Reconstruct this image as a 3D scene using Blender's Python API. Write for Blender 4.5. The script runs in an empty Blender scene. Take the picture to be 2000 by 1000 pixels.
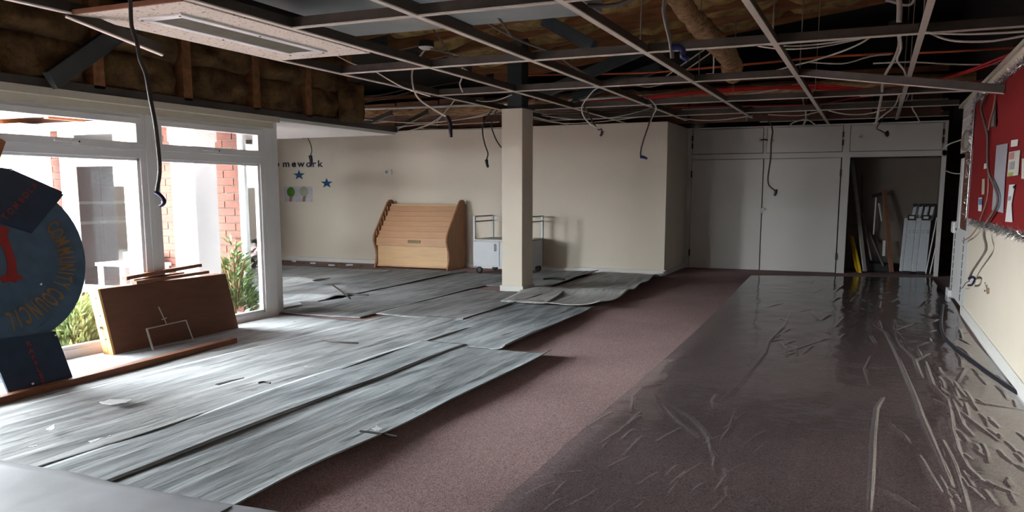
import bpy, math, random
import numpy as np
from mathutils import Vector
SC = bpy.context.scene
COL = SC.collection
random.seed(4)
# ------------------------------------------------------------------ camera
CAM_H = 1.5
F, PX, PY = 1601.7, 1000.0, 603.0
PITCH = math.atan2(225, 1601.7); YAW = math.atan2(709, 1617.4)
cd = bpy.data.cameras.new('camera'); cam = bpy.data.objects.new('camera', cd); COL.objects.link(cam)
cam.location = (0, 0, CAM_H); cam.rotation_euler = (math.pi/2 - PITCH, 0, YAW)
cd.sensor_width = 36; cd.lens = F/2000*36; cd.shift_y = 0.0515; cd.clip_start = .05; cd.clip_end = 200
SC.camera = cam
# ------------------------------------------------------------------ world (bright overcast sky) and exposure
W = bpy.data.worlds.new('sky'); SC.world = W; W.use_nodes = True
wn = W.node_tree.nodes; wl = W.node_tree.links
bg = wn['Background']
tc = wn.new('ShaderNodeTexCoord'); sx = wn.new('ShaderNodeSeparateXYZ'); wr = wn.new('ShaderNodeValToRGB')
wl.new(tc.outputs['Generated'], sx.inputs[0]); wl.new(sx.outputs['Z'], wr.inputs[0]); wl.new(wr.outputs[0], bg.inputs[0])
wr.color_ramp.elements[0].color = (.88, .90, .92, 1); wr.color_ramp.elements[1].color = (.92, .96, 1, 1)
bg.inputs[1].default_value = 12.0
SC.view_settings.view_transform = 'Standard'; SC.view_settings.look = 'None'
SC.view_settings.gamma = 1; SC.view_settings.use_curve_mapping = False
SC.view_settings.exposure = 2.95
def portal(loc, rot, sx_, sy_):      # sampling aid for the sky light coming through a window opening (gives no light itself)
    l = bpy.data.lights.new('window_portal', 'AREA'); l.shape = 'RECTANGLE'; l.size = sx_; l.size_y = sy_; l.energy = 1
    l.cycles.is_portal = True
    o = bpy.data.objects.new('window_portal', l); o.location = loc; o.rotation_euler = rot; COL.objects.link(o)
portal((-6.95, 4.4, 1.15), (0, -math.pi/2, 0), 2.3, 7.1)
portal((-8.8, 8.1, 1.2), (math.pi/2, 0, 0), 4.2, 2.3)
# ------------------------------------------------------------------ helpers
def _basis():
    fw = Vector((-math.sin(YAW)*math.cos(PITCH), math.cos(YAW)*math.cos(PITCH), -math.sin(PITCH)))
    rt = Vector((math.cos(YAW), math.sin(YAW), 0)); return rt, rt.cross(fw), fw
RT, UP, FW = _basis()
def at(px, py, ax, v):      # where the sight line through a point of the photograph meets the plane ax = v
    d = RT*((px-PX)/F) - UP*((py-PY)/F) + FW; i = 'xyz'.index(ax); c = (0, 0, CAM_H)[i]
    return Vector((0, 0, CAM_H)) + d*((v-c)/d[i])
MATS = {}
def mat(name, col, rough=.6, metal=0., var=.12, scale=6, bump=0., bscale=80, stretch=(1, 1, 1), spec=.4, col2=None):
    if name in MATS: return MATS[name]
    m = bpy.data.materials.new(name); m.use_nodes = True; n = m.node_tree.nodes; l = m.node_tree.links; b = n['Principled BSDF']
    b.inputs['Roughness'].default_value = rough; b.inputs['Metallic'].default_value = metal
    b.inputs['Specular IOR Level'].default_value = spec
    t = n.new('ShaderNodeTexCoord'); mp = n.new('ShaderNodeMapping'); mp.inputs['Scale'].default_value = stretch
    l.new(t.outputs['Object'], mp.inputs[0])
    nz = n.new('ShaderNodeTexNoise'); nz.inputs['Scale'].default_value = scale; nz.inputs['Detail'].default_value = 5
    l.new(mp.outputs[0], nz.inputs['Vector'])
    r = n.new('ShaderNodeValToRGB'); r.color_ramp.elements[0].position = .3; r.color_ramp.elements[1].position = .7
    c2 = col2 or tuple(c*(1-2*var) for c in col)
    r.color_ramp.elements[0].color = (*c2, 1); r.color_ramp.elements[1].color = (*col, 1)
    l.new(nz.outputs[0], r.inputs[0]); l.new(r.outputs[0], b.inputs['Base Color'])
    if bump:
        nb = n.new('ShaderNodeTexNoise'); nb.inputs['Scale'].default_value = bscale; nb.inputs['Detail'].default_value = 3
        l.new(mp.outputs[0], nb.inputs['Vector'])
        bp = n.new('ShaderNodeBump'); bp.inputs['Strength'].default_value = bump; bp.inputs['Distance'].default_value = .02
        l.new(nb.outputs[0], bp.inputs['Height']); l.new(bp.outputs[0], b.inputs['Normal'])
    MATS[name] = m; return m
ORG = {}
def tag(o, label=None, cat=None, group=None, kind=None):
    if label: o['label'] = label
    if cat: o['category'] = cat
    if group: o['group'] = group
    if kind: o['kind'] = kind
    return o
def thing(name, label, cat, loc, group=None):
    o = bpy.data.objects.new(name, None); o.empty_display_size = .1; o.location = loc; COL.objects.link(o); ORG[o] = Vector(loc)
    return tag(o, label, cat, group)
class MB:
    def __init__(s): s.v = []; s.f = []; s.sm = []
    def add(s, vs, fs, smooth=False):
        k = len(s.v); s.v += [tuple(x) for x in vs]; s.f += [tuple(i+k for i in q) for q in fs]; s.sm += [smooth]*len(fs); return s
    def box(s, x0, x1, y0, y1, z0, z1):
        return s.add([(x0, y0, z0), (x1, y0, z0), (x1, y1, z0), (x0, y1, z0), (x0, y0, z1), (x1, y0, z1), (x1, y1, z1), (x0, y1, z1)],
                     [(3, 2, 1, 0), (4, 5, 6, 7), (0, 1, 5, 4), (1, 2, 6, 5), (2, 3, 7, 6), (3, 0, 4, 7)])
    def prism(s, poly, off, smooth=False):
        n = len(poly); off = Vector(off); P = [Vector(p) for p in poly]
        nrm = Vector((0, 0, 0))
        for i in range(n): nrm += P[i].cross(P[(i+1) % n])
        if nrm.dot(off) > 0: P = P[::-1]
        return s.add(P+[p+off for p in P], [tuple(range(n)), tuple(range(2*n-1, n-1, -1))]+[(i, i+n, (i+1) % n+n, (i+1) % n) for i in range(n)])
    def beam(s, a, b, w, h, up=(0, 0, 1)):      # square bar from a to b
        a = Vector(a); b = Vector(b); d = (b-a).normalized(); u = Vector(up)
        if abs(d.dot(u)) > .98: u = Vector((1, 0, 0))
        x = d.cross(u).normalized(); z = x.cross(d)
        q = [x*w/2+z*h/2, -x*w/2+z*h/2, -x*w/2-z*h/2, x*w/2-z*h/2]
        return s.add([a+k for k in q]+[b+k for k in q], [(0, 1, 2, 3), (7, 6, 5, 4)]+[(i, i+4, (i+1) % 4+4, (i+1) % 4) for i in range(4)])
    def tube(s, pts, r, n=6, smooth=True, sub=3):
        P = [Vector(p) for p in pts]
        if len(P) > 2 and sub > 1:
            Q = []
            for i in range(len(P)-1):
                a, b, c, d = P[max(i-1, 0)], P[i], P[i+1], P[min(i+2, len(P)-1)]
                for k in range(sub):
                    t = k/sub
                    Q.append(.5*((2*b)+(c-a)*t+(2*a-5*b+4*c-d)*t*t+(3*b-a-3*c+d)*t**3))
            P = Q+[P[-1]]
        rs = r if callable(r) else (lambda t: r)
        k0 = len(s.v); m = len(P); vs = []; prev = None
        for i, p in enumerate(P):
            d = (P[min(i+1, m-1)]-P[max(i-1, 0)]).normalized()
            u = prev if prev is not None else (Vector((0, 0, 1)) if abs(d.z) < .9 else Vector((1, 0, 0)))
            x = d.cross(u)
            if x.length < 1e-4: x = d.orthogonal()
            x.normalize(); z = x.cross(d).normalized(); prev = z
            rr = rs(i/(m-1))
            vs += [p+(x*math.cos(2*math.pi*j/n)+z*math.sin(2*math.pi*j/n))*rr for j in range(n)]
        fs = [(i*n+j, i*n+(j+1) % n, (i+1)*n+(j+1) % n, (i+1)*n+j) for i in range(m-1) for j in range(n)]
        s.add(vs, fs, smooth)
        return s.add(vs[:n]+vs[-n:], [tuple(range(n-1, -1, -1)), tuple(range(n, 2*n))])
    def lathe(s, c, prof, n=16, axis='z', smooth=True):    # prof: list of (radius, height)
        c = Vector(c); vs = []
        for r, h in prof:
            for j in range(n):
                a = 2*math.pi*j/n; u, v = r*math.cos(a), r*math.sin(a)
                vs.append(c+Vector({'z': (u, v, h), 'x': (h, u, v), 'y': (v, h, u)}[axis]))
        m = len(prof)
        fs = [(i*n+j, i*n+(j+1) % n, (i+1)*n+(j+1) % n, (i+1)*n+j) for i in range(m-1) for j in range(n)]
        s.add(vs, fs, smooth)
        return s.add(vs[:n]+vs[-n:], [tuple(range(n-1, -1, -1)), tuple(range(n, 2*n))])
    def grid(s, X, Y, Z, smooth=True):
        r, c = X.shape; vs = np.stack([X, Y, Z], -1).reshape(-1, 3)
        i = np.arange(r*c).reshape(r, c)
        fs = np.stack([i[:-1, :-1], i[:-1, 1:], i[1:, 1:], i[1:, :-1]], -1).reshape(-1, 4)
        return s.add(vs.tolist(), fs.tolist(), smooth)
    def build(s, name, m, parent=None, bevel=0, kind=None):
        me = bpy.data.meshes.new(name)
        V = np.array(s.v, dtype=float)
        if parent is not None: o0 = ORG[parent]
        else:
            lo = V.min(0); hi = V.max(0); o0 = Vector(((lo[0]+hi[0])/2, (lo[1]+hi[1])/2, lo[2]))
        V = V-np.array(o0)
        me.from_pydata(V.tolist(), [], s.f); me.polygons.foreach_set('use_smooth', s.sm); me.update()
        me.materials.append(m)
        o = bpy.data.objects.new(name, me); COL.objects.link(o); ORG[o] = Vector(o0)
        if parent is not None: o.parent = parent
        else: o.location = o0
        if bevel:
            b = o.modifiers.new('bevel', 'BEVEL'); b.width = bevel; b.segments = 2; b.limit_method = 'ANGLE'
        if kind: o['kind'] = kind
        return o
def struct(name, mb, m, bevel=0): return mb.build(name, m, None, bevel, 'structure')
def box(*a): return MB().box(*a)
def vnoise(x, y, seed=0):
    rs = np.random.RandomState(seed); G = rs.rand(64, 64)
    xi = np.floor(x).astype(int); yi = np.floor(y).astype(int); fx = x-xi; fy = y-yi
    fx = fx*fx*(3-2*fx); fy = fy*fy*(3-2*fy); g = lambda a, b: G[a % 64, b % 64]
    return (g(xi, yi)*(1-fx)+g(xi+1, yi)*fx)*(1-fy)+(g(xi, yi+1)*(1-fx)+g(xi+1, yi+1)*fx)*fy
DG = bpy.context.evaluated_depsgraph_get
def text_mb(txt, org, ux, uz, size, thick=.004, center=True, stretch=1., bold=.018):    # flat lettering in the plane (ux, uz) with a little thickness
    cu = bpy.data.curves.new('lettering', 'FONT'); cu.body = txt; cu.size = 1; cu.offset = bold
    if center: cu.align_x = 'CENTER'
    o = bpy.data.objects.new('lettering', cu); COL.objects.link(o); bpy.context.view_layer.update()
    me = o.evaluated_get(DG()).to_mesh()
    ux = Vector(ux); uz = Vector(uz); nn = ux.cross(uz).normalized(); org = Vector(org)
    vs = [org+ux*(v.co.x*size*stretch)+uz*(v.co.y*size)+nn*thick for v in me.vertices]; fs = [tuple(p.vertices) for p in me.polygons]
    mb = MB().add(vs, fs); o.evaluated_get(DG()).to_mesh_clear()
    bpy.data.objects.remove(o); bpy.data.curves.remove(cu); return mb
# ------------------------------------------------------------------ materials
CREAM = mat('cream_paint', (.72, .65, .54), .55, var=.015, scale=2, bump=.03, bscale=120)
WHITE = mat('white_paint', (.74, .73, .70), .4, var=.02, scale=3)
UPVC = mat('white_frame', (.80, .80, .80), .3, var=.02, scale=4)
CUPW = mat('cupboard_white', (.66, .645, .62), .38, var=.02, scale=2)
TBAR = mat('painted_tee_bar', (.62, .57, .49), .5, var=.05)
TWEB = mat('steel_web', (.065, .052, .042), .5, var=.2)
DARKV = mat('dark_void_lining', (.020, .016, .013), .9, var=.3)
TIMBER = mat('rafter_timber', (.30, .125, .048), .75, var=.25, scale=3, stretch=(1, 6, 6), bump=.2)
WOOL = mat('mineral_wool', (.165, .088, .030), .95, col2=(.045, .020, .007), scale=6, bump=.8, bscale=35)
LAG = mat('lagged_wool', (.55, .35, .19), .95, col2=(.22, .12, .055), scale=7, stretch=(1, 4, 4), bump=.9, bscale=30)
GALV = mat('galvanised_duct', (.40, .45, .46), .42, metal=.35, var=.12, scale=1.5)
STEEL = mat('painted_blue_steel', (.035, .048, .052), .55, var=.2)
BRICK = mat('red_brick', (.15, .055, .036), .85, var=.2, scale=3, bump=.3)
MORTAR = mat('mortar', (.15, .12, .10), .9)
BEECH = mat('beech_veneer', (.58, .33, .18), .45, var=.07, scale=3, stretch=(1, 9, 9))
BEECHL = mat('pale_beech_veneer', (.66, .43, .23), .45, var=.07, scale=3, stretch=(1, 9, 9))
BEECHD = mat('beech_edge', (.40, .19, .09), .5, var=.1, scale=3, stretch=(5, 5, 1))
GREYL = mat('grey_laminate', (.55, .58, .62), .4, var=.03)
GREYM = mat('grey_metal', (.30, .30, .29), .4, metal=.4)
BLACK = mat('black_rubber', (.02, .02, .02), .5)
CHROME = mat('chrome', (.7, .7, .7), .2, metal=1)
BROWNP = mat('brown_hardboard', (.16, .068, .038), .5, var=.12, scale=3, stretch=(6, 1, 6))
PINE = mat('pine_edge', (.72, .40, .14), .5, var=.1, scale=4, stretch=(8, 8, 1))
BATTEN = mat('stained_batten', (.25, .085, .035), .45, var=.2, scale=4, stretch=(6, 1, 6))
NAVY = mat('navy_board', (.022, .042, .080), .5, var=.15, scale=8)
BLUEB = mat('blue_board', (.075, .13, .20), .5, var=.15, scale=8)
REDP = mat('red_paint', (.35, .025, .022), .5)
OCHRE = mat('ochre_paint', (.30, .155, .05), .5)
REDF = mat('red_felt', (.24, .008, .009), .9, var=.08, scale=40, bump=.1, bscale=300)
PAPER = mat('paper', (.62, .62, .66), .7, var=.12, scale=30, stretch=(1, 1, 3))
PAPERW = mat('white_paper', (.74, .73, .72), .7, var=.05)
TINSEL = mat('silver_tinsel', (.55, .55, .56), .25, metal=.9)
STARB = mat('blue_foil', (.012, .10, .24), .4, var=.25, scale=60)
INK = mat('navy_ink', (.010, .012, .035), .6, col2=(.06, .06, .10), scale=90)
WIREW = mat('white_cable', (.62, .58, .52), .5); WIREG = mat('grey_cable', (.22, .19, .17), .5)
WIREK = mat('dark_cable', (.045, .035, .030), .45); WIRER = mat('red_cable', (.55, .02, .02), .45); WIREO = mat('orange_cable', (.50, .10, .03), .5)
TAPE = mat('blue_tape', (.008, .011, .085), .35); TAPEK = mat('black_tape', (.010, .010, .022), .4)
YELLOW = mat('yellow_plastic', (.80, .52, .01), .4)
ALU = mat('aluminium', (.74, .80, .86), .35, metal=.4, var=.06, stretch=(9, 9, 1))
DKBROWN = mat('dark_brown_panel', (.09, .055, .035), .6)
DOORW = mat('varnished_door', (.19, .045, .012), .4, var=.2, stretch=(5, 5, 1))
SLAB = mat('pale_paving', (.24, .22, .19), .8, var=.1)
GREEN = mat('shrub_green', (.42, .50, .24), .7, col2=(.20, .28, .09), scale=10)
GREEN2 = mat('dark_leaf_green', (.20, .30, .10), .6, col2=(.07, .12, .04), scale=12)
EARTH = mat('soil', (.25, .15, .07), .9, var=.2)
BLUEBOX = mat('blue_plastic', (.03, .09, .35), .4)
ORANGEW = mat('orange_timber', (.30, .10, .03), .5, var=.15, stretch=(1, 6, 6))
def tile_mat():
    m = mat('fissured_tile', (.66, .60, .52), .9, var=.03); n = m.node_tree.nodes; l = m.node_tree.links; b = n['Principled BSDF']
    t = n.new('ShaderNodeTexCoord'); z = n.new('ShaderNodeTexNoise'); z.inputs['Scale'].default_value = 45; z.inputs['Detail'].default_value = 4
    l.new(t.outputs['Object'], z.inputs['Vector']); r = n.new('ShaderNodeValToRGB')
    r.color_ramp.elements[0].position = .33; r.color_ramp.elements[0].color = (.14, .11, .09, 1); r.color_ramp.elements[1].position = .40; r.color_ramp.elements[1].color = (.66, .60, .52, 1)
    l.new(z.outputs[0], r.inputs[0]); l.new(r.outputs[0], b.inputs['Base Color']); return m
TILE = tile_mat()
def glass_mat():
    m = bpy.data.materials.new('window_glass'); m.use_nodes = True; n = m.node_tree.nodes; l = m.node_tree.links; n.clear()
    o = n.new('ShaderNodeOutputMaterial'); mx = n.new('ShaderNodeMixShader'); tr = n.new('ShaderNodeBsdfTransparent'); gl = n.new('ShaderNodeBsdfGlossy'); lw = n.new('ShaderNodeLayerWeight'); pw = n.new('ShaderNodeMath'); pw.operation = 'POWER'; pw.inputs[1].default_value = 5; fr = n.new('ShaderNodeMath'); fr.operation = 'MULTIPLY_ADD'; fr.inputs[1].default_value = .95; fr.inputs[2].default_value = .03
    lw.inputs['Blend'].default_value = .5; l.new(lw.outputs['Facing'], pw.inputs[0]); l.new(pw.outputs[0], fr.inputs[0]); gl.inputs['Roughness'].default_value = .02; tr.inputs[0].default_value = (.95, .97, .97, 1)
    l.new(fr.outputs[0], mx.inputs[0]); l.new(tr.outputs[0], mx.inputs[1]); l.new(gl.outputs[0], mx.inputs[2]); l.new(mx.outputs[0], o.inputs[0]); return m
GLASS = glass_mat()
def film_mat():
    m = bpy.data.materials.new('polythene_film'); m.use_nodes = True; n = m.node_tree.nodes; l = m.node_tree.links; n.clear()
    o = n.new('ShaderNodeOutputMaterial'); mx = n.new('ShaderNodeMixShader'); m2 = n.new('ShaderNodeMixShader')
    tr = n.new('ShaderNodeBsdfTransparent'); gl = n.new('ShaderNodeBsdfGlossy'); df = n.new('ShaderNodeBsdfDiffuse'); lw = n.new('ShaderNodeLayerWeight'); pw = n.new('ShaderNodeMath'); pw.operation = 'POWER'; pw.inputs[1].default_value = 4.2; fr = n.new('ShaderNodeMath'); fr.operation = 'MULTIPLY_ADD'; fr.inputs[1].default_value = .93; fr.inputs[2].default_value = .045; lw.inputs['Blend'].default_value = .5; l.new(lw.outputs['Facing'], pw.inputs[0]); l.new(pw.outputs[0], fr.inputs[0])
    tr.inputs[0].default_value = (.80, .83, .85, 1); gl.inputs['Roughness'].default_value = .10; df.inputs[0].default_value = (.40, .40, .42, 1)
    t = n.new('ShaderNodeTexCoord'); z = n.new('ShaderNodeTexNoise'); z.inputs['Scale'].default_value = 9; z.inputs['Detail'].default_value = 4
    l.new(t.outputs['Object'], z.inputs['Vector']); bp = n.new('ShaderNodeBump'); bp.inputs['Strength'].default_value = .12; bp.inputs['Distance'].default_value = .02
    l.new(z.outputs[0], bp.inputs['Height'])
    for s_ in (gl, lw): l.new(bp.outputs[0], s_.inputs['Normal'])
    m2.inputs[0].default_value = .07
    l.new(tr.outputs[0], m2.inputs[1]); l.new(df.outputs[0], m2.inputs[2])
    l.new(fr.outputs[0], mx.inputs[0]); l.new(m2.outputs[0], mx.inputs[1]); l.new(gl.outputs[0], mx.inputs[2]); l.new(mx.outputs[0], o.inputs[0]); return m
FILM = film_mat()
def felt_mat(name, base, dark, dust):
    m = bpy.data.materials.new(name); m.use_nodes = True; n = m.node_tree.nodes; l = m.node_tree.links; b = n['Principled BSDF']
    b.inputs['Roughness'].default_value = .75; b.inputs['Specular IOR Level'].default_value = .35
    t = n.new('ShaderNodeTexCoord')
    def noise(sc, st, det=5, rot=0):
        mp = n.new('ShaderNodeMapping'); mp.inputs['Scale'].default_value = st; mp.inputs['Rotation'].default_value = (0, 0, rot); l.new(t.outputs['Object'], mp.inputs[0])
        z = n.new('ShaderNodeTexNoise'); z.inputs['Scale'].default_value = sc; z.inputs['Detail'].default_value = det; z.inputs['Distortion'].default_value = .4; l.new(mp.outputs[0], z.inputs['Vector']); return z.outputs[0]
    def ramp(src, p0, p1, c0, c1):
        r = n.new('ShaderNodeValToRGB'); r.color_ramp.elements[0].position = p0; r.color_ramp.elements[1].position = p1
        r.color_ramp.elements[0].color = (*c0, 1); r.color_ramp.elements[1].color = (*c1, 1); l.new(src, r.inputs[0]); return r.outputs[0]
    def mix(fac, a, c, mode='MIX'):
        x = n.new('ShaderNodeMix'); x.data_type = 'RGBA'; x.blend_type = mode
        if isinstance(fac, float): x.inputs[0].default_value = fac
        else: l.new(fac, x.inputs[0])
        l.new(a, x.inputs[6])
        if isinstance(c, tuple): x.inputs[7].default_value = (*c, 1)
        else: l.new(c, x.inputs[7])
        return x.outputs[2]
    streak = noise(9, (1, .13, 1), 8); big = noise(1.1, (1, .6, 1), 4)
    c = ramp(streak, .30, .62, dark, base)
    c = mix(ramp(big, .42, .66, (0, 0, 0), (.55, .55, .55)), c, dust)
    crack = ramp(noise(16, (1, .06, 1), 3, .05), .30, .355, (.16, .17, .19), (1, 1, 1)); c = mix(.75, c, crack, 'MULTIPLY')
    c = mix(ramp(noise(7, (1, 1, 1), 6), .63, .67, (0, 0, 0), (.4, .4, .4)), c, tuple(x*.35 for x in base))
    c = mix(ramp(noise(5, (1, .5, 1), 9), .73, .75, (0, 0, 0), (.8, .8, .8)), c, (.75, .77, .78))
    l.new(c, b.inputs['Base Color'])
    bp = n.new('ShaderNodeBump'); bp.inputs['Strength'].default_value = .5; bp.inputs['Distance'].default_value = .03
    l.new(streak, bp.inputs['Height']); l.new(bp.outputs[0], b.inputs['Normal']); return m
FELT = felt_mat('rubber_underlay', (.34, .355, .36), (.11, .12, .125), (.46, .475, .48))
FELTB = felt_mat('blue_grey_underlay', (.31, .34, .355), (.07, .085, .095), (.42, .45, .46))
FELTP = felt_mat('pale_underlay', (.50, .51, .50), (.28, .29, .29), (.60, .61, .60))
def carpet_mat():
    m = mat('burgundy_carpet', (.60, .435, .43), .95, col2=(.20, .125, .125), scale=120, bump=.35, bscale=190, spec=.1)
    n = m.node_tree.nodes; l = m.node_tree.links; b = n['Principled BSDF']; src = b.inputs['Base Color'].links[0].from_socket
    t = n.new('ShaderNodeTexCoord'); z = n.new('ShaderNodeTexNoise'); z.inputs['Scale'].default_value = .6; l.new(t.outputs['Object'], z.inputs['Vector'])
    r = n.new('ShaderNodeValToRGB'); r.color_ramp.elements[0].position = .35; r.color_ramp.elements[0].color = (.78, .78, .78, 1); r.color_ramp.elements[1].position = .65
    l.new(z.outputs[0], r.inputs[0]); x = n.new('ShaderNodeMix'); x.data_type = 'RGBA'; x.blend_type = 'MULTIPLY'; x.inputs[0].default_value = 1
    l.new(src, x.inputs[6]); l.new(r.outputs[0], x.inputs[7]); l.new(x.outputs[2], b.inputs['Base Color']); return m
CARPET = carpet_mat()
# ------------------------------------------------------------------ room shell
XR, XW, YB, YC, ZG = 1.085, -6.65, 15.0, 16.75, 2.79
struct('floor', box(-16, 3.2, -3.2, 17.9, -.12, 0), CARPET)
struct('wall_right', box(XR, XR+.2, -3.2, 11.55, 0, 2.73), CREAM)
struct('trim_1', box(XR-.03, XR+.2, -3.2, 13.9, 2.73, 2.77), TBAR)
struct('baseboard_right', MB().prism([(XR, -3, 0), (XR-.03, -3, 0), (XR-.03, -3, .09), (XR-.012, -3, .115), (XR, -3, .115)], (0, 14.55, 0)), WHITE)
struct('wall_back', box(-16, -3.5, YB, YB+.2, 0, ZG), CREAM)
struct('baseboard_back', MB().prism([(-16, YB, 0), (-16, YB-.03, 0), (-16, YB-.03, .075), (-16, YB-.012, .095), (-16, YB, .095)], (12.53, 0, 0)), WHITE)
struct('wall_recess', box(-3.62, -3.5, YB+.2, 17.9, 0, ZG), CREAM)
struct('baseboard_recess', box(-3.5, -3.475, YB-.03, YC, 0, .08), WHITE)
struct('wall_behind_camera', box(-6.7, XR+.2, -3.3, -3.2, 0, 4.2), CREAM)
struct('wall_far', box(-3.5, 3.2, 17.9, 18.0, 0, 2.79), DKBROWN)
struct('wall_corridor', box(3.1, 3.2, 11.5, 17.9, 0, 2.79), DKBROWN)
struct('ceiling_corridor', box(XR+.2, 3.2, 11.45, 17.9, 2.79, 2.85), DKBROWN)
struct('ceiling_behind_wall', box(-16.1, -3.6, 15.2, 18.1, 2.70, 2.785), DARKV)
struct('wall_corridor_side', box(XR+.2, 3.2, 11.45, 11.55, 0, 2.79), DKBROWN)
struct('wall_alcove_end', box(-16.1, -16, 8.3, 15.2, 0, 3.2), CREAM)
# upper void: gable of brown board panels behind the grid, dark lining at the sides
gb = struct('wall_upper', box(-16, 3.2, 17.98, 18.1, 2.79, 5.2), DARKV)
up = thing('void_gable', 'dark timber gable of brown boards high in the roof void above the back wall', 'gable', (-6, 15.6, ZG))
for k in range(11):
    x0 = -10.6+k*1.05
    MB().box(x0+.02, x0+1.03, 15.55, 15.62, ZG, 3.42+.02*(k % 3)).build('board', mat('gable_board', (.30, .15, .09), .8, var=.12) if k < 3 else mat('dark_gable_board', (.12, .055, .035), .8), up)
MB().box(-10.6, 1.0, 15.48, 15.62, 3.5, 3.58).build('rail', TIMBER, up)
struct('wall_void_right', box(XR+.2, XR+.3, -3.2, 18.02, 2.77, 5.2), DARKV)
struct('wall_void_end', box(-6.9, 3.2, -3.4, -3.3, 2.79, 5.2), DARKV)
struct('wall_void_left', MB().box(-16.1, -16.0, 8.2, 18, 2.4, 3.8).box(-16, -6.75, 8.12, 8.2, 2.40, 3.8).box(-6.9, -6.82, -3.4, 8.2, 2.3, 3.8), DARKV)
SL, ZR = .13, 3.80
roof = MB().prism([(-6.95, -3.5, ZR-.06), (3.3, -3.5, ZR+.13*9.8), (3.3, -3.5, ZR+.13*9.8+.1), (-6.95, -3.5, ZR+.04)], (0, 21.7, 0)).box(-16.2, -6.9, 8.1, 18.2, ZR-.06, ZR+.04)
roof = struct('ceiling', roof, DARKV)
zr = lambda x: ZR+SL*(max(x, -6.9)+6.5)
def rafter(y, x0=-6.5, x1=1.1, drop=.30, w=.07):
    MB().prism([(x0, y, zr(x0)), (x1, y, zr(x1)), (x1, y, zr(x1)-drop), (x0, y, zr(x0)-drop)], (0, w, 0)).build('rafter', TIMBER, roof)
RY = [5.0, 5.9, 6.8, 7.7, 8.6, 9.5, 10.4, 11.3, 12.2, 13.1, 14.0]
for y in RY: rafter(y)
def batt(c, ux, uy, un, lx, ly, d, seed, m=WOOL, parent=None, name='insulation_batt', n=14):
    # one sagging pillow of wool: front face bulges along un, edges tucked back
    u = np.linspace(-1, 1, n); v = np.linspace(-1, 1, n); U, V = np.meshgrid(u, v)
    h = d*np.clip((1-np.abs(U)**4)*(1-np.abs(V)**4), 0, 1)**.5*(.55+.9*vnoise(U*2+seed*3, V*2+seed*7, seed)) + .1*d*vnoise(U*7+seed, V*7, seed+1)
    Ux = U*lx/2*(1+.08*(vnoise(V*2+5, U*0+seed, seed+2)-.5)); Vy = V*ly/2*(1+.12*(vnoise(U*2+9, V*0+seed, seed+3)-.5))
    c = np.array(c); P = c+Ux[..., None]*np.array(ux)+Vy[..., None]*np.array(uy)+h[..., None]*np.array(un)
    mb = MB().grid(P[..., 0], P[..., 1], P[..., 2])
    B = c+Ux[..., None]*np.array(ux)+Vy[..., None]*np.array(uy)-.03*np.array(un)
    mb.grid(B[::-1, :, 0], B[::-1, :, 1], B[::-1, :, 2])
    return mb.build(name, m, parent)
k = 0
for y in RY[:-1]:
    for x in (-5.6, -4.4, -3.2, -2.0, -.8, .4):
        if x > -1.2 and y < 9: continue
        k += 1
        if k % 5 == 0: continue
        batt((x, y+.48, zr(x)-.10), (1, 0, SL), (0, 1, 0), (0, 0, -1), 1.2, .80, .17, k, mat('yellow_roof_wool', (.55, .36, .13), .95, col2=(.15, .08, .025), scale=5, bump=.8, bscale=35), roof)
# bulkhead over the window wall: studs with two rows of wool between them
XB = -6.55
bulk = struct('wall_left_bulkhead', box(XB-.25, XB-.2, -3.2, 9.6, 2.45, 3.9), mat('dark_timber_board', (.06, .028, .014), .9, var=.2))
for y in (1.9, 2.9, 3.75, 4.55, 5.55, 6.62, 7.66, 8.62, 9.50):
    MB().box(XB-.2, XB, y-.06, y+.06, 2.45, zr(XB)-.02).build('stud', TIMBER, bulk)
ys = [3.75, 4.55, 5.55, 6.62, 7.66, 8.62, 9.50]
for i in range(len(ys)-1):
    a, b = ys[i]+.07, ys[i+1]-.07
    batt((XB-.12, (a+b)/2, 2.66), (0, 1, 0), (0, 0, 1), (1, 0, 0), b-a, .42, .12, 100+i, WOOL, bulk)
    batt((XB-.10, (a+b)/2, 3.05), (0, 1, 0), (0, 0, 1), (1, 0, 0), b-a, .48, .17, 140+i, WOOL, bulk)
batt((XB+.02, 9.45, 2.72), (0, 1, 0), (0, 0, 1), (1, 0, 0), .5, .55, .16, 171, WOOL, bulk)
struct('trim_2', MB().box(XB-.25, XB, -3.2, 10.7, 2.40, 2.45).box(XB-.03, XB, -3.2, 10.7, 2.45, 2.475), mat('dark_angle_trim', (.07, .06, .055), .5))
struct('trim_3', MB().box(XW-.2, XB+.012, -3.2, 8.03, 2.335, 2.40).box(XW-.2, XW+.02, -3.2, 8.02, 2.27, 2.335), mat('cream_fascia', (.62, .57, .47), .5, var=.04))
struct('ceiling_alcove', box(-16, XB-.02, 8.03, 10.68, 2.36, 2.40), WHITE)
so = thing('ceiling_strip_light_joint', 'thin pale joint strips across the low soffit left of the pillar', 'ceiling strip', (-8, 9.5, 2.35))
for y in (9.0, 9.9): MB().box(-12, XB-.1, y, y+.03, 2.352, 2.36).build('strip', TBAR, so)
bpy.data.objects.remove(so.children[0]); bpy.data.objects.remove(so.children[0]) if so.children else None
bpy.data.objects.remove(so)
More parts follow.
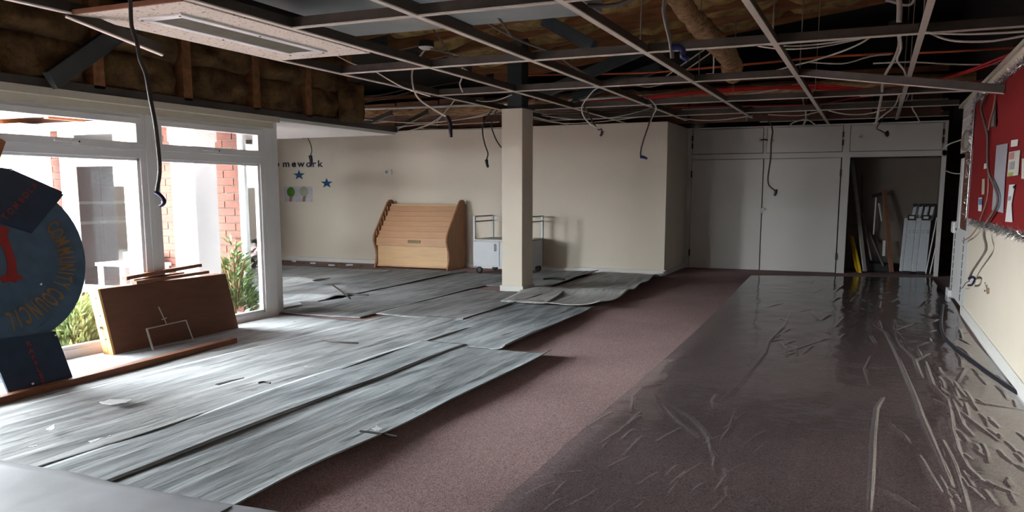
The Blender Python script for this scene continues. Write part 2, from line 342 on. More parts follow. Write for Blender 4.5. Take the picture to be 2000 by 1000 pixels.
# ------------------------------------------------------------------ window wall
def window(n, y0, y1, detail=True):
    w = struct('window_%d' % n, MB().box(XW-.10, XW, y0, y1, 0, .085).box(XW-.10, XW, y0, y1, 2.22, 2.30)
               .box(XW-.10, XW, y0, y0+.07, .085, 2.22).box(XW-.10, XW, y1-.07, y1, .085, 2.22).box(XW-.10, XW, y0+.07, y1-.07, 1.845, 1.925), UPVC, .004)
    MB().box(XW-.075, XW-.02, y0+.07, y1-.07, .085, .115).box(XW-.075, XW-.02, y0+.07, y0+.095, .115, 1.845).box(XW-.075, XW-.02, y1-.10, y1-.07, .085, 1.845).box(XW-.075, XW-.02, y0+.07, y1-.07, 1.82, 1.845).build('glazing_bead', UPVC, w, .003)
    MB().box(XW-.055, XW-.05, y0+.07, y1-.07, .1, 1.84).build('pane', GLASS, w)
    f = MB().box(XW-.06, XW+.02, y0+.05, y1-.05, 1.925, 1.995).box(XW-.06, XW+.02, y0+.05, y1-.05, 2.175, 2.235).box(XW-.06, XW+.02, y0+.05, y0+.12, 1.995, 2.175).box(XW-.06, XW+.02, y1-.12, y1-.05, 1.995, 2.175).build('opener_frame', UPVC, w, .004)
    MB().box(XW-.03, XW-.025, y0+.12, y1-.12, 1.99, 2.18).build('pane', GLASS, w)
    yc = (y0+y1)/2
    MB().box(XW+.02, XW+.035, yc-.02, yc+.06, 1.945, 1.985).box(XW+.035, XW+.05, yc-.20, yc+.05, 1.955, 1.975).build('handle', UPVC, f, .004)
    MB().lathe((XW+.035, yc+.045, 1.965), [(.009, 0), (.009, .018)], 8, 'x').build('lock_button', BLACK, f)
window(1, 6.20, 7.86); window(2, 4.46, 6.12); window(3, 2.72, 4.38); window(4, .98, 2.64)
struct('trim_4', MB().box(XW-.12, XW+.01, 6.12, 6.20, 0, 2.30).box(XW-.12, XW+.01, 4.38, 4.46, 0, 2.30).box(XW-.12, XW+.01, 2.64, 2.72, 0, 2.30).box(XW-.12, XW+.01, .9, .98, 0, 2.3), UPVC, .004)
struct('wall_left', MB().box(XW-.14, XW, 7.86, 8.01, 0, 2.335), UPVC, .006)
struct('wall_left_corner', box(-6.86, XW-.13, 8.0, 8.26, 0, 2.36), UPVC)
struct('wall_left_return', box(XW-.14, XW, -3.2, .90, 0, 2.335), CREAM)
# ------------------------------------------------------------------ courtyard outside
YN = 8.14
struct('ground_courtyard', box(-19.2, XW-.11, -12, YN-.02, -.14, -.04), SLAB)
wb = struct('wall_courtyard', MB().box(-16, -10.46, YN, YN+.12, -.05, 2.36).box(-9.06, -8.39, YN, YN+.12, -.05, 2.36).box(-7.69, -7.28, YN, YN+.12, -.05, 2.36), MORTAR)
bme = None; cnt = 0
for (a, b) in ((-11.9, -10.46), (-8.83, -8.39), (-7.69, -7.28)):
    for r_ in range(25):
        z = r_*.094; x = a+(.0 if r_ % 2 else -.16)
        while x < b-.02:
            x0 = max(x, a)+.006; x1 = min(x+.32, b)-.006; x += .32
            if x1-x0 < .04: continue
            o = MB().box(x0, x1, YN-.018, YN+.02, z+.007, z+.087).build('brick', BRICK, wb); cnt += 1
def ext_window(n, x0, x1, z0, z1, bar=None, fw=.2):
    fr = MB().box(x0, x0+fw, YN-.03, YN+.08, z0, z1).box(x1-fw, x1, YN-.03, YN+.08, z0, z1).box(x0+fw, x1-fw, YN-.03, YN+.08, z0, z0+.1).box(x0+fw, x1-fw, YN-.03, YN+.08, z1-.06, z1)
    if bar: fr.box(x0+fw, x1-fw, YN-.03, YN+.08, bar-.06, bar+.06)
    w = struct('window_%d' % n, fr, UPVC, .006)
    MB().box(x0+fw, x1-fw, YN+.02, YN+.026, z0+.1, z1-.06).build('pane', GLASS, w); return w
ext_window(7, -10.46, -9.05, .12, 2.36, 1.93)
ext_window(8, -8.39, -7.69, .0, 2.36, None, .05)
ext_window(9, -7.28, -6.86, .0, 2.36, None, .05)
def post(x, y, w, label):
    p = thing('courtyard_post', label, 'post', (x, y, -.04), None)
    MB().box(x-w/2, x+w/2, y-w/2, y+w/2, -.04, 2.42).build('shaft', mat('white_render', (.62, .63, .64), .5, var=.02), p, .01)
    q = MB().box(x-w/2-.012, x+w/2+.012, y-w/2-.012, y+w/2+.012, 2.10, 2.415).build('collar_plate', WHITE, p, .004)
    for dz in (2.18, 2.34):
        for d in (-.3, .3):
            MB().lathe((x+d*w, y-w/2-.012, dz), [(.018, 0), (.014, -.012), (.0, -.014)], 8, 'y').build('bolt', WHITE, q)
            MB().lathe((x+w/2+.012, y+d*w, dz), [(.018, 0), (.014, .012), (.0, .014)], 8, 'x').build('bolt', WHITE, q)
post(-7.35, 7.45, .36, 'square white courtyard post with bolted collar seen through the right hand window')
post(-10.5, 7.66, .40, 'square white courtyard post seen through the left window behind the blue board')
ca = thing('walkway_canopy', 'covered walkway canopy over the outside of the window wall, with an added shading wing', 'canopy', (-7.8, 2.5, 2.48))
MB().box(-8.5, XW-.21, -5, 7.85, 2.50, 2.56).box(-10.6, -8.5, -5, 4.6, 2.50, 2.56).build('roof_board', mat('canopy_board', (.20, .17, .13), .7), ca)  # second board is an unseen wing added to cut steep sky light indoors
MB().box(-8.55, -8.5, 4.6, 7.85, 2.44, 2.62).box(-10.65, -10.6, -5, 4.65, 2.40, 2.62).box(-10.6, -8.5, 4.6, 4.65, 2.44, 2.62).build('fascia_board', mat('brown_fascia', (.09, .035, .024), .6), ca)
for k in range(6): MB().box(-8.5, XW-.21, -4+k*2.2, -3.9+k*2.2, 2.42, 2.50).build('joist', ORANGEW, ca)
c2 = thing('shading_canopy', 'timber canopy added over the courtyard windows to shade the brick wall', 'canopy', (-11.5, 7.3, 2.48))  # added overhang that keeps sky light off the brick wall
MB().box(-16, -8.56, 7.2, 7.85, 2.50, 2.56).build('roof_board', mat('canopy_board', (.20, .17, .13), .7), c2)
MB().box(-16, -8.56, 7.15, 7.2, 2.44, 2.62).build('fascia_board', mat('brown_fascia', (.09, .035, .024), .6), c2)
for k in range(6): MB().box(-15.5+k*1.2, -15.42+k*1.2, 7.2, 7.85, 2.42, 2.50).build('joist', ORANGEW, c2)
struct('wall_unseen_south', box(-19, XW-.2, -10.2, -10, -.1, 1.9), MORTAR)  # unseen wall added to block the lowest sky from the alcove windows
struct('wall_unseen_west', box(-19.2, -19, -10, 9, -.1, 1.7), MORTAR)  # unseen wall added to hide the low western sky from the windows
ea = thing('eaves_fascia', 'brown eaves fascia with white gutter strip above the courtyard windows', 'fascia', (-9.5, YN-.2, 2.36))
MB().box(-16, -6.9, YN-.35, YN-.31, 2.44, 2.72).build('fascia_board', mat('brown_fascia', (.09, .035, .024), .6), ea)
MB().box(-16, -6.9, YN-.42, YN-.30, 2.37, 2.43).build('gutter_strip', UPVC, ea, .01)
MB().box(-16, -6.9, YN-.30, YN-.02, 2.37, 2.40).build('soffit_board', WHITE, ea)
MB().prism([(-16, YN-.40, 2.72), (-16, YN-.40, 2.78), (-16, YN-.22, 2.83), (-16, YN-.22, 2.77)], (9.3, 0, 0)).build('roof_edge', ORANGEW, ea)
sc = thing('backing_screen', 'brown panels with pale rails added as backing behind the courtyard window glass', 'screen', (-12.3, 10.2, 0))  # invented backing that supplies the dark brown showing in the glass
for k in range(6): MB().box(-12.33, -12.30, 8.5+k*.6, 8.5+k*.6+.59, 0, 2.34).build('panel', mat('screen_brown', (.13, .06, .042), .6), sc)
for z in (1.32, .98): MB().box(-12.30, -12.26, 8.5, 12.1, z, z+.05).build('rail', mat('pale_rail', (.5, .44, .38), .6), sc)
def shrub(label, c, rx, ry, h, n, m, seed, blade=.16):
    rs = random.Random(seed); t = thing('shrub', label, 'shrub', c)
    mb = MB(); c = Vector(c)
    for _ in range(n):
        a = rs.uniform(0, 2*math.pi); r = rs.random()**.5; p = c+Vector((rx*r*math.cos(a), ry*r*math.sin(a), h*(1-r*r*.8)*rs.uniform(.15, .95)))
        d = Vector((math.cos(a)*rs.uniform(.3, 1), math.sin(a)*rs.uniform(.3, 1)-.1, rs.uniform(.1, .9))).normalized(); s = d.cross(Vector((rs.uniform(-1, 1), rs.uniform(-1, 1), rs.uniform(-1, 1)))).normalized()
        L = blade*rs.uniform(.6, 1.2); e = d*L
        mb.add([p-s*L*.06, p+e*.5-s*L*.10, p+e, p+e*.5+s*L*.10, p+s*L*.06], [(0, 1, 2, 3, 4)])
    mb.build('foliage', m, t, kind='stuff')
    st = MB()
    for k in range(7):
        a = k*.9; st.tube([c, c+Vector((rx*.4*math.cos(a), ry*.4*math.sin(a), h*.45)), c+Vector((rx*.75*math.cos(a), ry*.75*math.sin(a), h*.7))], .012, 5)
    st.build('stem', EARTH, t)
shrub('pale green spiky shrub low outside the window behind the blue board', (-7.35, 5.72, -.04), .42, .55, .50, 2600, GREEN, 3)
shrub('dark leafy shrub outside the right hand window beside the brick pier', (-7.33, 8.0, -.04), .26, .2, 1.05, 900, GREEN2, 5, .13)
gt = thing('garden_table', 'low pale garden table outside against the brick pier', 'table', (-8.85, 7.95, -.04))
MB().box(-9.35, -8.45, 7.66, 8.08, .56, .60).build('tabletop', mat('weathered_pale', (.5, .48, .44), .7), gt)
for x in (-9.3, -8.5):
    for y in (7.70, 8.04): MB().box(x-.025, x+.025, y-.025, y+.025, -.04, .56).build('leg', mat('weathered_pale', (.5, .48, .44), .7), gt)
bb = thing('blue_box', 'small blue box with white lettering on the garden table outside', 'box', (-8.78, 7.92, .60))
MB().box(-9.0, -8.55, 7.8, 8.05, .60, .74).build('body', BLUEBOX, bb, .01)
MB().box(-8.93, -8.62, 7.795, 7.8, .655, .675).build('lettering', PAPERW, bb)
# ------------------------------------------------------------------ ceiling grid
gr = thing('ceiling_grid', 'bare suspended ceiling grid of cream tee bars without tiles', 'ceiling grid', (-2, 8, ZG))
def tee(mb, a, b, w=.045, h=.075):
    a = Vector(a); b = Vector(b); d = (b-a).normalized(); mb.beam(a, b, w, .008); return mb
def teebar(name, a, b, parent, w=.05):
    o = MB().beam(Vector(a), Vector(b), w, .010).build(name, TBAR, parent)
    MB().beam(Vector(a)+Vector((0, 0, .043)), Vector(b)+Vector((0, 0, .043)), .014, .076).build('web', TWEB, o); return o
for x, y0, y1 in ((-5.40, 1.0, 15.0), (-4.29, 1.0, 14.95), (-3.155, 1.0, 14.95), (-2.02, 1.0, 14.9), (-.87, 1.0, 16.7), (.275, 1.0, 16.2)):
    teebar('main_bar', (x, y0, ZG), (x, y1, ZG), gr)
XS = [-5.40, -4.29, -3.155, -2.02, -.87, .275, XR]
for y, i0, i1 in ((3.2, 1, 6), (5.45, 1, 4), (7.68, 0, 6), (9.86, 0, 4), (12.1, 0, 6), (13.95, 0, 6), (15.8, 3, 6)):
    for i in range(i0, i1):
        if y > 15 and XS[i] < -2.1: continue
        teebar('cross_bar', (XS[i]+.026, y, ZG), (XS[i+1]-.026, y, ZG), gr, .045)
p = at(1560, 148, 'z', ZG); q = at(1962, 183, 'x', XR-.04)
lb = thing('loose_tee_bar', 'loose ceiling tee bar hanging askew towards the red notice board', 'tee bar', p)
teebar('flange', p, q, lb)
p = at(128, 32, 'z', ZG-.02); q = at(318, 108, 'y', 4.9)
lb = thing('loose_tee_bar', 'cut dark tee bar hanging down beside the ceiling tile with the grille', 'tee bar', p)
teebar('flange', p, q, lb, .06)
hw = 0
for x in (-.87, .275, -2.02):
    for y in (7.5, 10.2, 12.8):
        hw += 1
        MB().tube([(x, y, ZG+.08), (x+.01, y, zr(x)-.25)], .006, 5).build('hanger_wire', WIREG, gr)
for p, q, lab in ((at(706, 248, 'z', ZG), at(766, 224, 'z', ZG), 'left one of two dark loose tee bars beyond the bulkhead end'), (at(766, 257, 'z', ZG), at(836, 222, 'z', ZG), 'right one of two dark loose tee bars beyond the bulkhead end')):
    t_ = thing('loose_tee_bar', lab, 'tee bar', p)
    MB().beam(p, q, .05, .01).beam(p+Vector((0, 0, .04)), q+Vector((0, 0, .04)), .014, .07).build('web', TWEB, t_)
# air conditioning cassette in its tile
ac = thing('air_conditioning_cassette', 'fissured cream ceiling tile with a long louvred air grille', 'air conditioner', (-4.86, 5.5, ZG))
X0, X1, Y0, Y1 = -5.375, -4.335, 4.38, 6.63
gx0, gx1, gy0, gy1 = -4.99, -4.67, 4.69, 6.32
MB().box(X0, gx0, Y0, Y1, ZG-.01, ZG+.02).box(gx1, X1, Y0, Y1, ZG-.01, ZG+.02).box(gx0, gx1, Y0, gy0, ZG-.01, ZG+.02).box(gx0, gx1, gy1, Y1, ZG-.01, ZG+.02).build('ceiling_tile', TILE, ac)
MB().box(X0, X1, Y0-.02, Y0, ZG-.01, ZG+.022).build('tile_edge', mat('brown_tile_edge', (.24, .10, .05), .8), ac)
gf = MB().box(gx0-.05, gx0+.02, gy0-.05, gy1+.05, ZG-.025, ZG-.01).box(gx1-.02, gx1+.05, gy0-.05, gy1+.05, ZG-.025, ZG-.01).box(gx0+.02, gx1-.02, gy0-.05, gy0+.03, ZG-.025, ZG-.01).box(gx0+.02, gx1-.02, gy1-.03, gy1+.05, ZG-.025, ZG-.01).build('grille_frame', UPVC, ac, .003)
lv = MB()
for k in range(13):
    x = gx0+.03+k*(gx1-gx0-.06)/12; lv.prism([(x, gy0+.03, ZG-.018), (x+.004, gy0+.03, ZG-.018), (x+.019, gy0+.03, ZG+.006), (x+.015, gy0+.03, ZG+.006)], (0, gy1-gy0-.06, 0))
lv.build('louvre', mat('beige_louvre', (.36, .33, .27), .5), gf, kind='stuff')
MB().box(gx0, gx1, gy0, gy1, ZG+.03, ZG+.25).build('plenum', BLACK, ac)
for x, y in ((-5.02, 4.66), (-4.65, 4.66), (-5.03, 5.5), (-4.645, 5.5), (-5.02, 6.35), (-4.65, 6.35)):
    MB().lathe((x, y, ZG-.032), [(.009, 0), (.009, .008)], 8).build('screw', GREYM, gf)
# ducts
du = thing('air_duct', 'large flat galvanised air duct above the grid beside the grille tile', 'duct', (-4.2, 6, 3.2))
MB().box(-5.30, -3.92, 3.4, 7.02, 3.2, 3.52).build('duct_section', GALV, du, .01)
MB().box(-5.30, -3.92, 7.06, 7.83, 3.2, 3.52).build('duct_section', GALV, du, .01)
MB().box(-3.88, -2.49, 3.4, 7.83, 3.205, 3.52).build('duct_section', GALV, du, .01)
MB().box(-5.33, -3.90, 7.015, 7.065, 3.185, 3.53).build('flange', STEEL, du)
MB().box(-3.925, -3.875, 3.4, 7.84, 3.19, 3.53).build('flange', STEEL, du)
# steel
p = thing('steel_post', 'dark blue steel post rising above the cream pillar', 'steel post', (-5.0, 11.6, 2.76))
MB().box(-5.12, -4.88, 11.5, 11.75, 2.76, 3.9).build('post', STEEL, p, .01)
MB().box(-5.2, -4.80, 11.44, 11.82, 2.75, 2.765).build('cap_plate', STEEL, p)
for n_, (a, b, lab) in enumerate(((at(1045, 190, 'y', 11.6), at(1260, 95, 'y', 11.9), 'dark steel rafter sloping up right from the pillar head'), (at(1120, 190, 'y', 13.0), at(1290, 130, 'y', 13.0), 'lower dark steel brace right of the pillar head'),
                                   (at(1065, 40, 'y', 8.9), at(1160, 92, 'y', 8.9), 'short dark steel strut under the roof beside the flat duct'), (at(98, 158, 'x', -6.46), at(262, 42, 'x', -6.46), 'grey steel brace leaning in the opened bulkhead above the left window'))):
    m = MB().beam(a, b, .16 if n_ < 3 else .07, .14 if n_ < 3 else .16); o = m.build('steel_brace', STEEL if n_ < 3 else mat('grey_steel', (.055, .06, .062), .5), None, .005); tag(o, lab, 'steel beam')
# lagged pipes
def lagged(name, pts, r, label, seed):
    rs = random.Random(seed); ks = [rs.uniform(.8, 1.25) for _ in range(60)]
    mb = MB().tube(pts, lambda t: r*(ks[int(t*58)]*(1-(t*58) % 1)+ks[int(t*58)+1]*((t*58) % 1)), 12, sub=12)
    tag(mb.build(name, LAG, None), label, 'pipe')
lagged('lagged_pipe', [(-9.6, 14.0, 3.10), (-7, 14.0, 3.06), (-5, 14.05, 3.10), (-3, 14.0, 3.12), (-1, 14.0, 3.14), (1.25, 14.0, 3.16)], .10, 'long brown wool lagged pipe running across the void above the back wall', 3)
lagged('lagged_pipe', [at(1315, -30, 'y', 9.4), at(1340, 20, 'y', 9.8), at(1372, 55, 'y', 10.2), at(1405, 90, 'y', 10.6), at(1425, 115, 'y', 11.2), at(1433, 150, 'y', 11.6)], .12, 'thick lumpy wool lagged pipe bending down through the void right of centre', 8)
def pipe(pts, r, m, label, name='conduit_pipe', cat='pipe'): tag(MB().tube(pts, r, 8).build(name, m, None), label, cat)
pipe([at(690, 214, 'y', 13.6), at(1000, 203, 'y', 13.6)], .022, mat('white_pipe', (.7, .68, .64), .4), 'white conduit under the lagged pipe left of the pillar')
pipe([at(1110, 196, 'y', 13.6), at(1320, 184, 'y', 13.6)], .022, mat('white_pipe', (.7, .68, .64), .4), 'white conduit under the lagged pipe right of the pillar')
tr = thing('cable_tray', 'grey perforated cable tray above the cupboards', 'cable tray', (-1, 15.3, 2.95))
MB().box(-3.3, 1.0, 15.2, 15.42, 2.95, 2.96).box(-3.3, 1.0, 15.2, 15.21, 2.95, 3.02).build('tray', GREYM, tr)
tr = thing('cable_tray', 'grey metal channel just above the tops of the cupboards', 'cable tray', (-1, 16.4, 2.85))
MB().box(-3.4, 1.0, 16.3, 16.42, 2.86, 2.87).box(-3.4, 1.0, 16.3, 16.31, 2.86, 2.93).build('tray', GREYM, tr)
# ------------------------------------------------------------------ pillar
p = thing('pillar', 'square cream pillar with a low white skirting standing in the middle of the room', 'pillar', (-5.0, 11.63, 0))
MB().box(-5.175, -4.84, 11.42, 11.84, 0, 2.75).build('shaft', CREAM, p, .004)
MB().box(-5.20, -4.815, 11.395, 11.865, 0, .105).build('skirting', WHITE, p, .004)
# ------------------------------------------------------------------ built-in cupboards
cb = thing('built_in_cupboard', 'wide white built-in cupboard unit with two tall doors and an open bay', 'cupboard', (-1.1, YC, 0))
fr = MB()
Zt, Zm0, Zm1 = 2.79, 2.17, 2.27
fr.box(-3.5, -3.40, YC, YC+.06, 0, Zt).box(-3.40, 1.135, YC, YC+.06, 2.76, Zt).box(-3.40, 1.135, YC, YC+.06, Zm0, Zm1)
fr.box(-.60, -.46, YC, YC+.06, 0, Zm0).box(-.60, -.48, YC, YC+.06, Zm1, 2.76).box(1.06, 1.135, YC, YC+.06, 0, 2.76).box(-2.03, -1.97, YC, YC+.06, Zm1, 2.76)
fr.build('face_frame', CUPW, cb, .004)
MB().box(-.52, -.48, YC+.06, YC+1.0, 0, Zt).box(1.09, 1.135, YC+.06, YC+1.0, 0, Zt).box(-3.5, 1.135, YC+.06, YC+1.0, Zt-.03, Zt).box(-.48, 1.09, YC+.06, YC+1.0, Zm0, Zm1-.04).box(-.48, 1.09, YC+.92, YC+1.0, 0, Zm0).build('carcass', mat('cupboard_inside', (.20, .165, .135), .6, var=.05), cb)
def cdoor(x0, x1, z0, z1, hinge, knob):
    d = MB().box(x0+.008, x1-.008, YC-.022, YC, z0+.008, z1-.008).build('door', CUPW, cb, .004)
    hx = x0 if hinge == 'l' else x1
    for z in ((z0+.12, z1-.22) if z1-z0 < 1 else (z0+.25, z1-.35)):
        MB().box(hx-.016, hx+.016, YC-.03, YC-.018, z, z+(.10 if z1-z0 < 1 else .13)).build('hinge', TWEB, d)
    if knob: MB().lathe((knob[0], YC-.022, knob[1]), [(.012, 0), (.012, -.02), (.028, -.028), (.026, -.045), (.0, -.05)], 12, 'y').build('knob', mat('knob_white', (.7, .66, .6), .35), d)
cdoor(-3.395, -2.01, 0, Zm0, 'l', None); cdoor(-2.01, -.61, 0, Zm0, 'r', (-1.97, 1.20))
cdoor(-3.395, -2.03, Zm1, 2.76, 'l', (-2.10, 2.52)); cdoor(-1.97, -.60, Zm1, 2.76, 'r', (-1.86, 2.51)); cdoor(-.48, 1.06, Zm1, 2.76, 'r', (-.30, 2.53))
MB().box(-2.035, -1.985, YC-.03, YC-.02, 1.12, 1.22).build('lock_plate', CHROME, cb)
MB().tube([(-2.09, YC-.03, 2.52), (-2.02, YC-.05, 2.53), (-1.95, YC-.03, 2.52)], .016, 6).build('catch', TWEB, cb)
# things stored in the open bay
def P(px, py, y): return at(px, py, 'y', y)
s = thing('wet_floor_sign', 'folded yellow plastic floor sign leaning in the open cupboard bay', 'sign', P(1670, 533, 17.0))
a, b = P(1659, 460, 17.25), P(1674, 533, 17.0); a2, b2 = P(1667, 461, 17.2), P(1683, 533, 16.95); b.z = b2.z = .005
MB().prism([a, P(1663, 460, 17.2), P(1676, 533, 17.0), b, P(1669, 521, 17.02), P(1668, 512, 17.04), P(1666, 503, 17.06), P(1665, 490, 17.1)], (.0, .03, 0)).build('leaf', YELLOW, s)
MB().prism([P(1664, 461, 17.2), a2, b2, P(1677, 533, 16.98)], (.0, .03, 0)).build('leaf', YELLOW, s)
def lean(name, label, cat, p0, p1, w, h, m, bev=.003):
    o = MB().beam(p0, p1, w, h).build(name, m, None, bev); tag(o, label, cat); return o
def PF(px, py, y):
    v = P(px, py, y); v.z = max(v.z, .03); return v
lean('plank', 'tall pale plank leaning at the left of the open cupboard bay', 'plank', PF(1689, 533, 17.0), P(1664, 312, 17.5), .07, .035, mat('pale_plank', (.50, .47, .43), .6))
lean('pole', 'dark pole standing beside the tall pale plank', 'pole', PF(1702, 508, 17.4), P(1684, 415, 17.5), .03, .03, GREYM)
lean('tube_rod', 'thin dark rod standing upright behind the pale plank', 'rod', PF(1683, 535, 17.62), P(1684, 338, 17.62), .035, .02, TWEB)
lean('tube_rod', 'grey metal tube slanting across the bay floor left of the brown board', 'rod', PF(1726, 520, 17.2), P(1697, 453, 17.45), .03, .03, mat('dull_metal', (.30, .28, .27), .4, metal=.6))
lean('handle_rod', 'pale metal rod with a dark head hanging behind the brown board', 'rod', P(1706, 458, 17.5), P(1711, 386, 17.5), .025, .025, ALU)
lean('broom_head', 'dark broom head above the pale metal rod', 'broom', P(1703, 383, 17.5), P(1724, 378, 17.5), .05, .06, BLACK)
lean('brown_board', 'narrow reddish brown board leaning in the middle of the open bay', 'board', PF(1741, 538, 16.95), P(1727, 370, 17.45), .075, .04, mat('reddish_board', (.30, .14, .085), .6), .003)
lean('bracket_strip', 'white metal strip hanging upper left of the brown board', 'bracket', P(1723, 432, 17.35), P(1717, 397, 17.4), .05, .02, WHITE)
lean('bracket_strip', 'white metal strip low down behind the brown board', 'bracket', P(1726, 500, 17.2), P(1727, 470, 17.3), .05, .02, WHITE)
lean('crate', 'low black crate on the floor of the open bay', 'crate', Vector((-.02, 17.4, .09)), Vector((.36, 17.4, .09)), .3, .16, BLACK, .01)
lean('thin_strip', 'thin white strip leaning on the right jamb of the open bay', 'strip', PF(1808, 538, 16.9), P(1830, 425, 17.1), .018, .018, WHITE)
lean('thin_strip', 'shorter thin white strip close to the right jamb foot', 'strip', PF(1816, 538, 16.9), P(1827, 485, 17.0), .018, .018, WHITE)
pf = thing('folding_platform', 'folded aluminium work platform with black feet leaning in the cupboard bay', 'platform', (.72, 17.1, 0))
xa, xb = .52, .97
for k, (x0, x1) in enumerate(((.50, .56), (.565, .70), (.705, .79), (.795, .95))):
    MB().prism([(x0, 17.05, .05), (x1, 17.05, .05), (x1+.04, 17.3, 1.04), (x0+.04, 17.3, 1.04)], (0, .05, 0)).build('deck_profile', ALU, pf, .006)
for x0 in (.62, .86):
    MB().box(x0-.07, x0+.07, 17.02, 17.1, 0, .06).build('foot', BLACK, pf, .008)
    MB().box(x0-.03, x0+.11, 17.27, 17.34, 1.0, 1.10).build('end_cap', BLACK, pf, .008)
    MB().box(x0, x0+.08, 17.262, 17.27, 1.03, 1.075).build('cap_label', PAPERW, pf)
for k in range(4):
    x = .70+k*.10
    MB().beam((x-.02, 17.36, 1.0), (x+.02, 17.42, 1.27), .06, .04).build('leg', ALU, pf, .005)
    MB().box(x-.025, x+.055, 17.39, 17.46, 1.25, 1.31).build('leg_tip', BLACK, pf, .006)
for x in (.60, .67, .73, .83, .90, .93):
    for z in (.77, .81): MB().lathe((x+.035, 17.045+.25*(z-.05)/.99, z), [(.008, 0), (.006, -.008)], 6, 'y').build('rivet', TWEB, pf)
# ------------------------------------------------------------------ right end: hatch opening beside the notice board
dr = struct('door_1', box(XR+.004, XR+.05, 11.9, 12.8, 1.04, 2.06), DOORW)
struct('trim_5', MB().box(XR-.012, XR+.12, 12.80, 13.15, 1.03, 1.98).box(XR, XR+.12, 11.55, 11.9, 0, 2.73), UPVC, .005)
hd = struct('trim_6', MB().box(XR, XR+.16, 11.55, 13.5, 2.06, 2.73), CUPW, .004)
for z in (2.60, 2.50, 2.40): MB().prism([(XR-.001, 12.0, z), (XR-.02, 12.0, z+.01), (XR-.001, 12.0, z+.03)], (0, 1.3, 0)).build('slat', WHITE, hd)
gate = thing('half_door', 'white lower half door with slotted edges between the corridor and the cream wall', 'half door', (XR+.02, 12.7, .04))
MB().box(XR+.0, XR+.07, 11.9, 13.6, .06, 1.03).build('panel', UPVC, gate, .006)
for k in range(8):
    z = .12+k*.105
    MB().box(XR-.006, XR, 13.28, 13.32, z, z+.085).build('slot', TWEB, gate)
    MB().box(XR-.006, XR, 12.02, 12.05, z, z+.085).build('slot', TWEB, gate)
MB().box(XR-.04, XR+.07, 13.3, 13.75, .0, .12).build('foot_block', UPVC, gate, .01)
MB().box(XR-.03, XR+.07, 13.45, 13.75, .93, 1.10).build('latch_block', UPVC, gate, .02)
MB().lathe((XR-.0, 13.2, 1.0), [(.02, 0), (.02, -.012)], 10, 'x').build('lock_hole', BLACK, gate)
sg = thing('prohibition_sign', 'white sign with red prohibition ring and red strip on the brown door', 'sign', (XR+.05, 12.3, 1.62))
MB().box(XR-.004, XR+.003, 11.93, 12.5, 1.62, 1.94).build('plate', PAPERW, sg)
MB().box(XR-.007, XR-.004, 11.96, 12.47, 1.635, 1.70).build('red_strip', REDP, sg)
rg = MB()
c = Vector((XR-.007, 12.22, 1.825)); N = 28
ri = [c+Vector((0, .24*math.cos(2*math.pi*k/N), .105*math.sin(2*math.pi*k/N))) for k in range(N)]; ro = [c+Vector((0,   .18*math.cos(2*math.pi*k/N), .078*math.sin(2*math.pi*k/N))) for k in range(N)]
rg.add(ri+ro, [(k, (k+1) % N, (k+1) % N+N, k+N) for k in range(N)]); rg.beam(c+Vector((0, .17, .07)), c-Vector((0, .17, .07)), .004, .03)
rg.build('red_ring', REDP, sg)
MB().prism([c+Vector((.001, d, e)) for d, e in ((-.05, -.05), (.05, -.05), (.06, 0), (.02, .03), (0, .06), (-.03, .02), (-.06, 0))], (-.001, 0, 0)).build('pictogram', BLACK, sg)
# notice board
nb = thing('notice_board', 'big red felt notice board on the right wall', 'notice board', (XR, 8.5, 1.18))
MB().box(XR-.035, XR, 5.5, 11.42, 1.19, 2.56).build('felt_panel', REDF, nb)
def note(label, pix, m=PAPER, cat='paper', name='paper_notice', marks=None):
    pts = [at(a, b, 'x', XR-.042) for a, b in pix]; o = MB().prism(pts, (-.004, 0, 0)).build(name, m, None); tag(o, label, cat)
    if marks:
        for q, mm in marks: MB().prism([at(a, b, 'x', XR-.047) for a, b in q], (-.002, 0, 0)).build('print', mm, o)
LINES = mat('faint_print', (.36, .35, .37), .7)
note('tall pale lilac printed sheet at the left of the red board', [(1947, 284), (1969, 280), (1963, 350), (1960, 416), (1938, 410), (1943, 340)], mat('lilac_sheet', (.42, .42, .47), .7, var=.15, scale=50, stretch=(1, 1, 4)))
note('flyer with a green corner beside the tall lilac sheet', [(1972, 297), (1993, 293), (1989, 342), (1968, 345)], mat('cream_flyer', (.62, .60, .55), .7), marks=[([(1972, 299), (1981, 297), (1980, 310), (1971, 312)], mat('pink_print', (.5, .25, .22), .7)), ([(1970, 337), (1979, 336), (1978, 343), (1969, 344)], mat('lime_print', (.4, .5, .1), .7)), ([(1972, 317), (1982, 315), (1981, 330), (1971, 332)], LINES)])
note('narrow white curling slip below the flyer with the green corner', [(1972, 361), (1983, 360), (1976, 400), (1978, 434), (1964, 433), (1968, 400)], PAPERW, marks=[([(1979, 363), (1982, 362), (1981, 368), (1979, 368)], BLACK), ([(1970, 384), (1975, 383), (1974, 391), (1969, 392)], LINES)])
note('small white card high on the red board', [(1976, 274), (1989, 272), (1988, 285), (1975, 287)], PAPERW)
note('small white card on the left margin of the red board', [(1923, 320), (1931, 318), (1930, 328), (1922, 330)], PAPERW)
note('pale narrow strip of card beside the tinsel of the red board', [(1919, 350), (1924, 349), (1923, 379), (1918, 380)], mat('cream_card', (.5, .42, .33), .7))
note('blue and white label at the left edge of the red board', [(1912, 386), (1919, 386), (1917, 413), (1911, 412)], PAPERW, marks=[([(1912, 388), (1918, 388), (1918, 400), (1912, 400)], mat('blue_print', (.12, .24, .45), .6))])
note('cream sheet at the far right of the red board', [(1997, 310), (2010, 308), (2010, 350), (1996, 349)], mat('cream_flyer', (.62, .60, .55), .7))
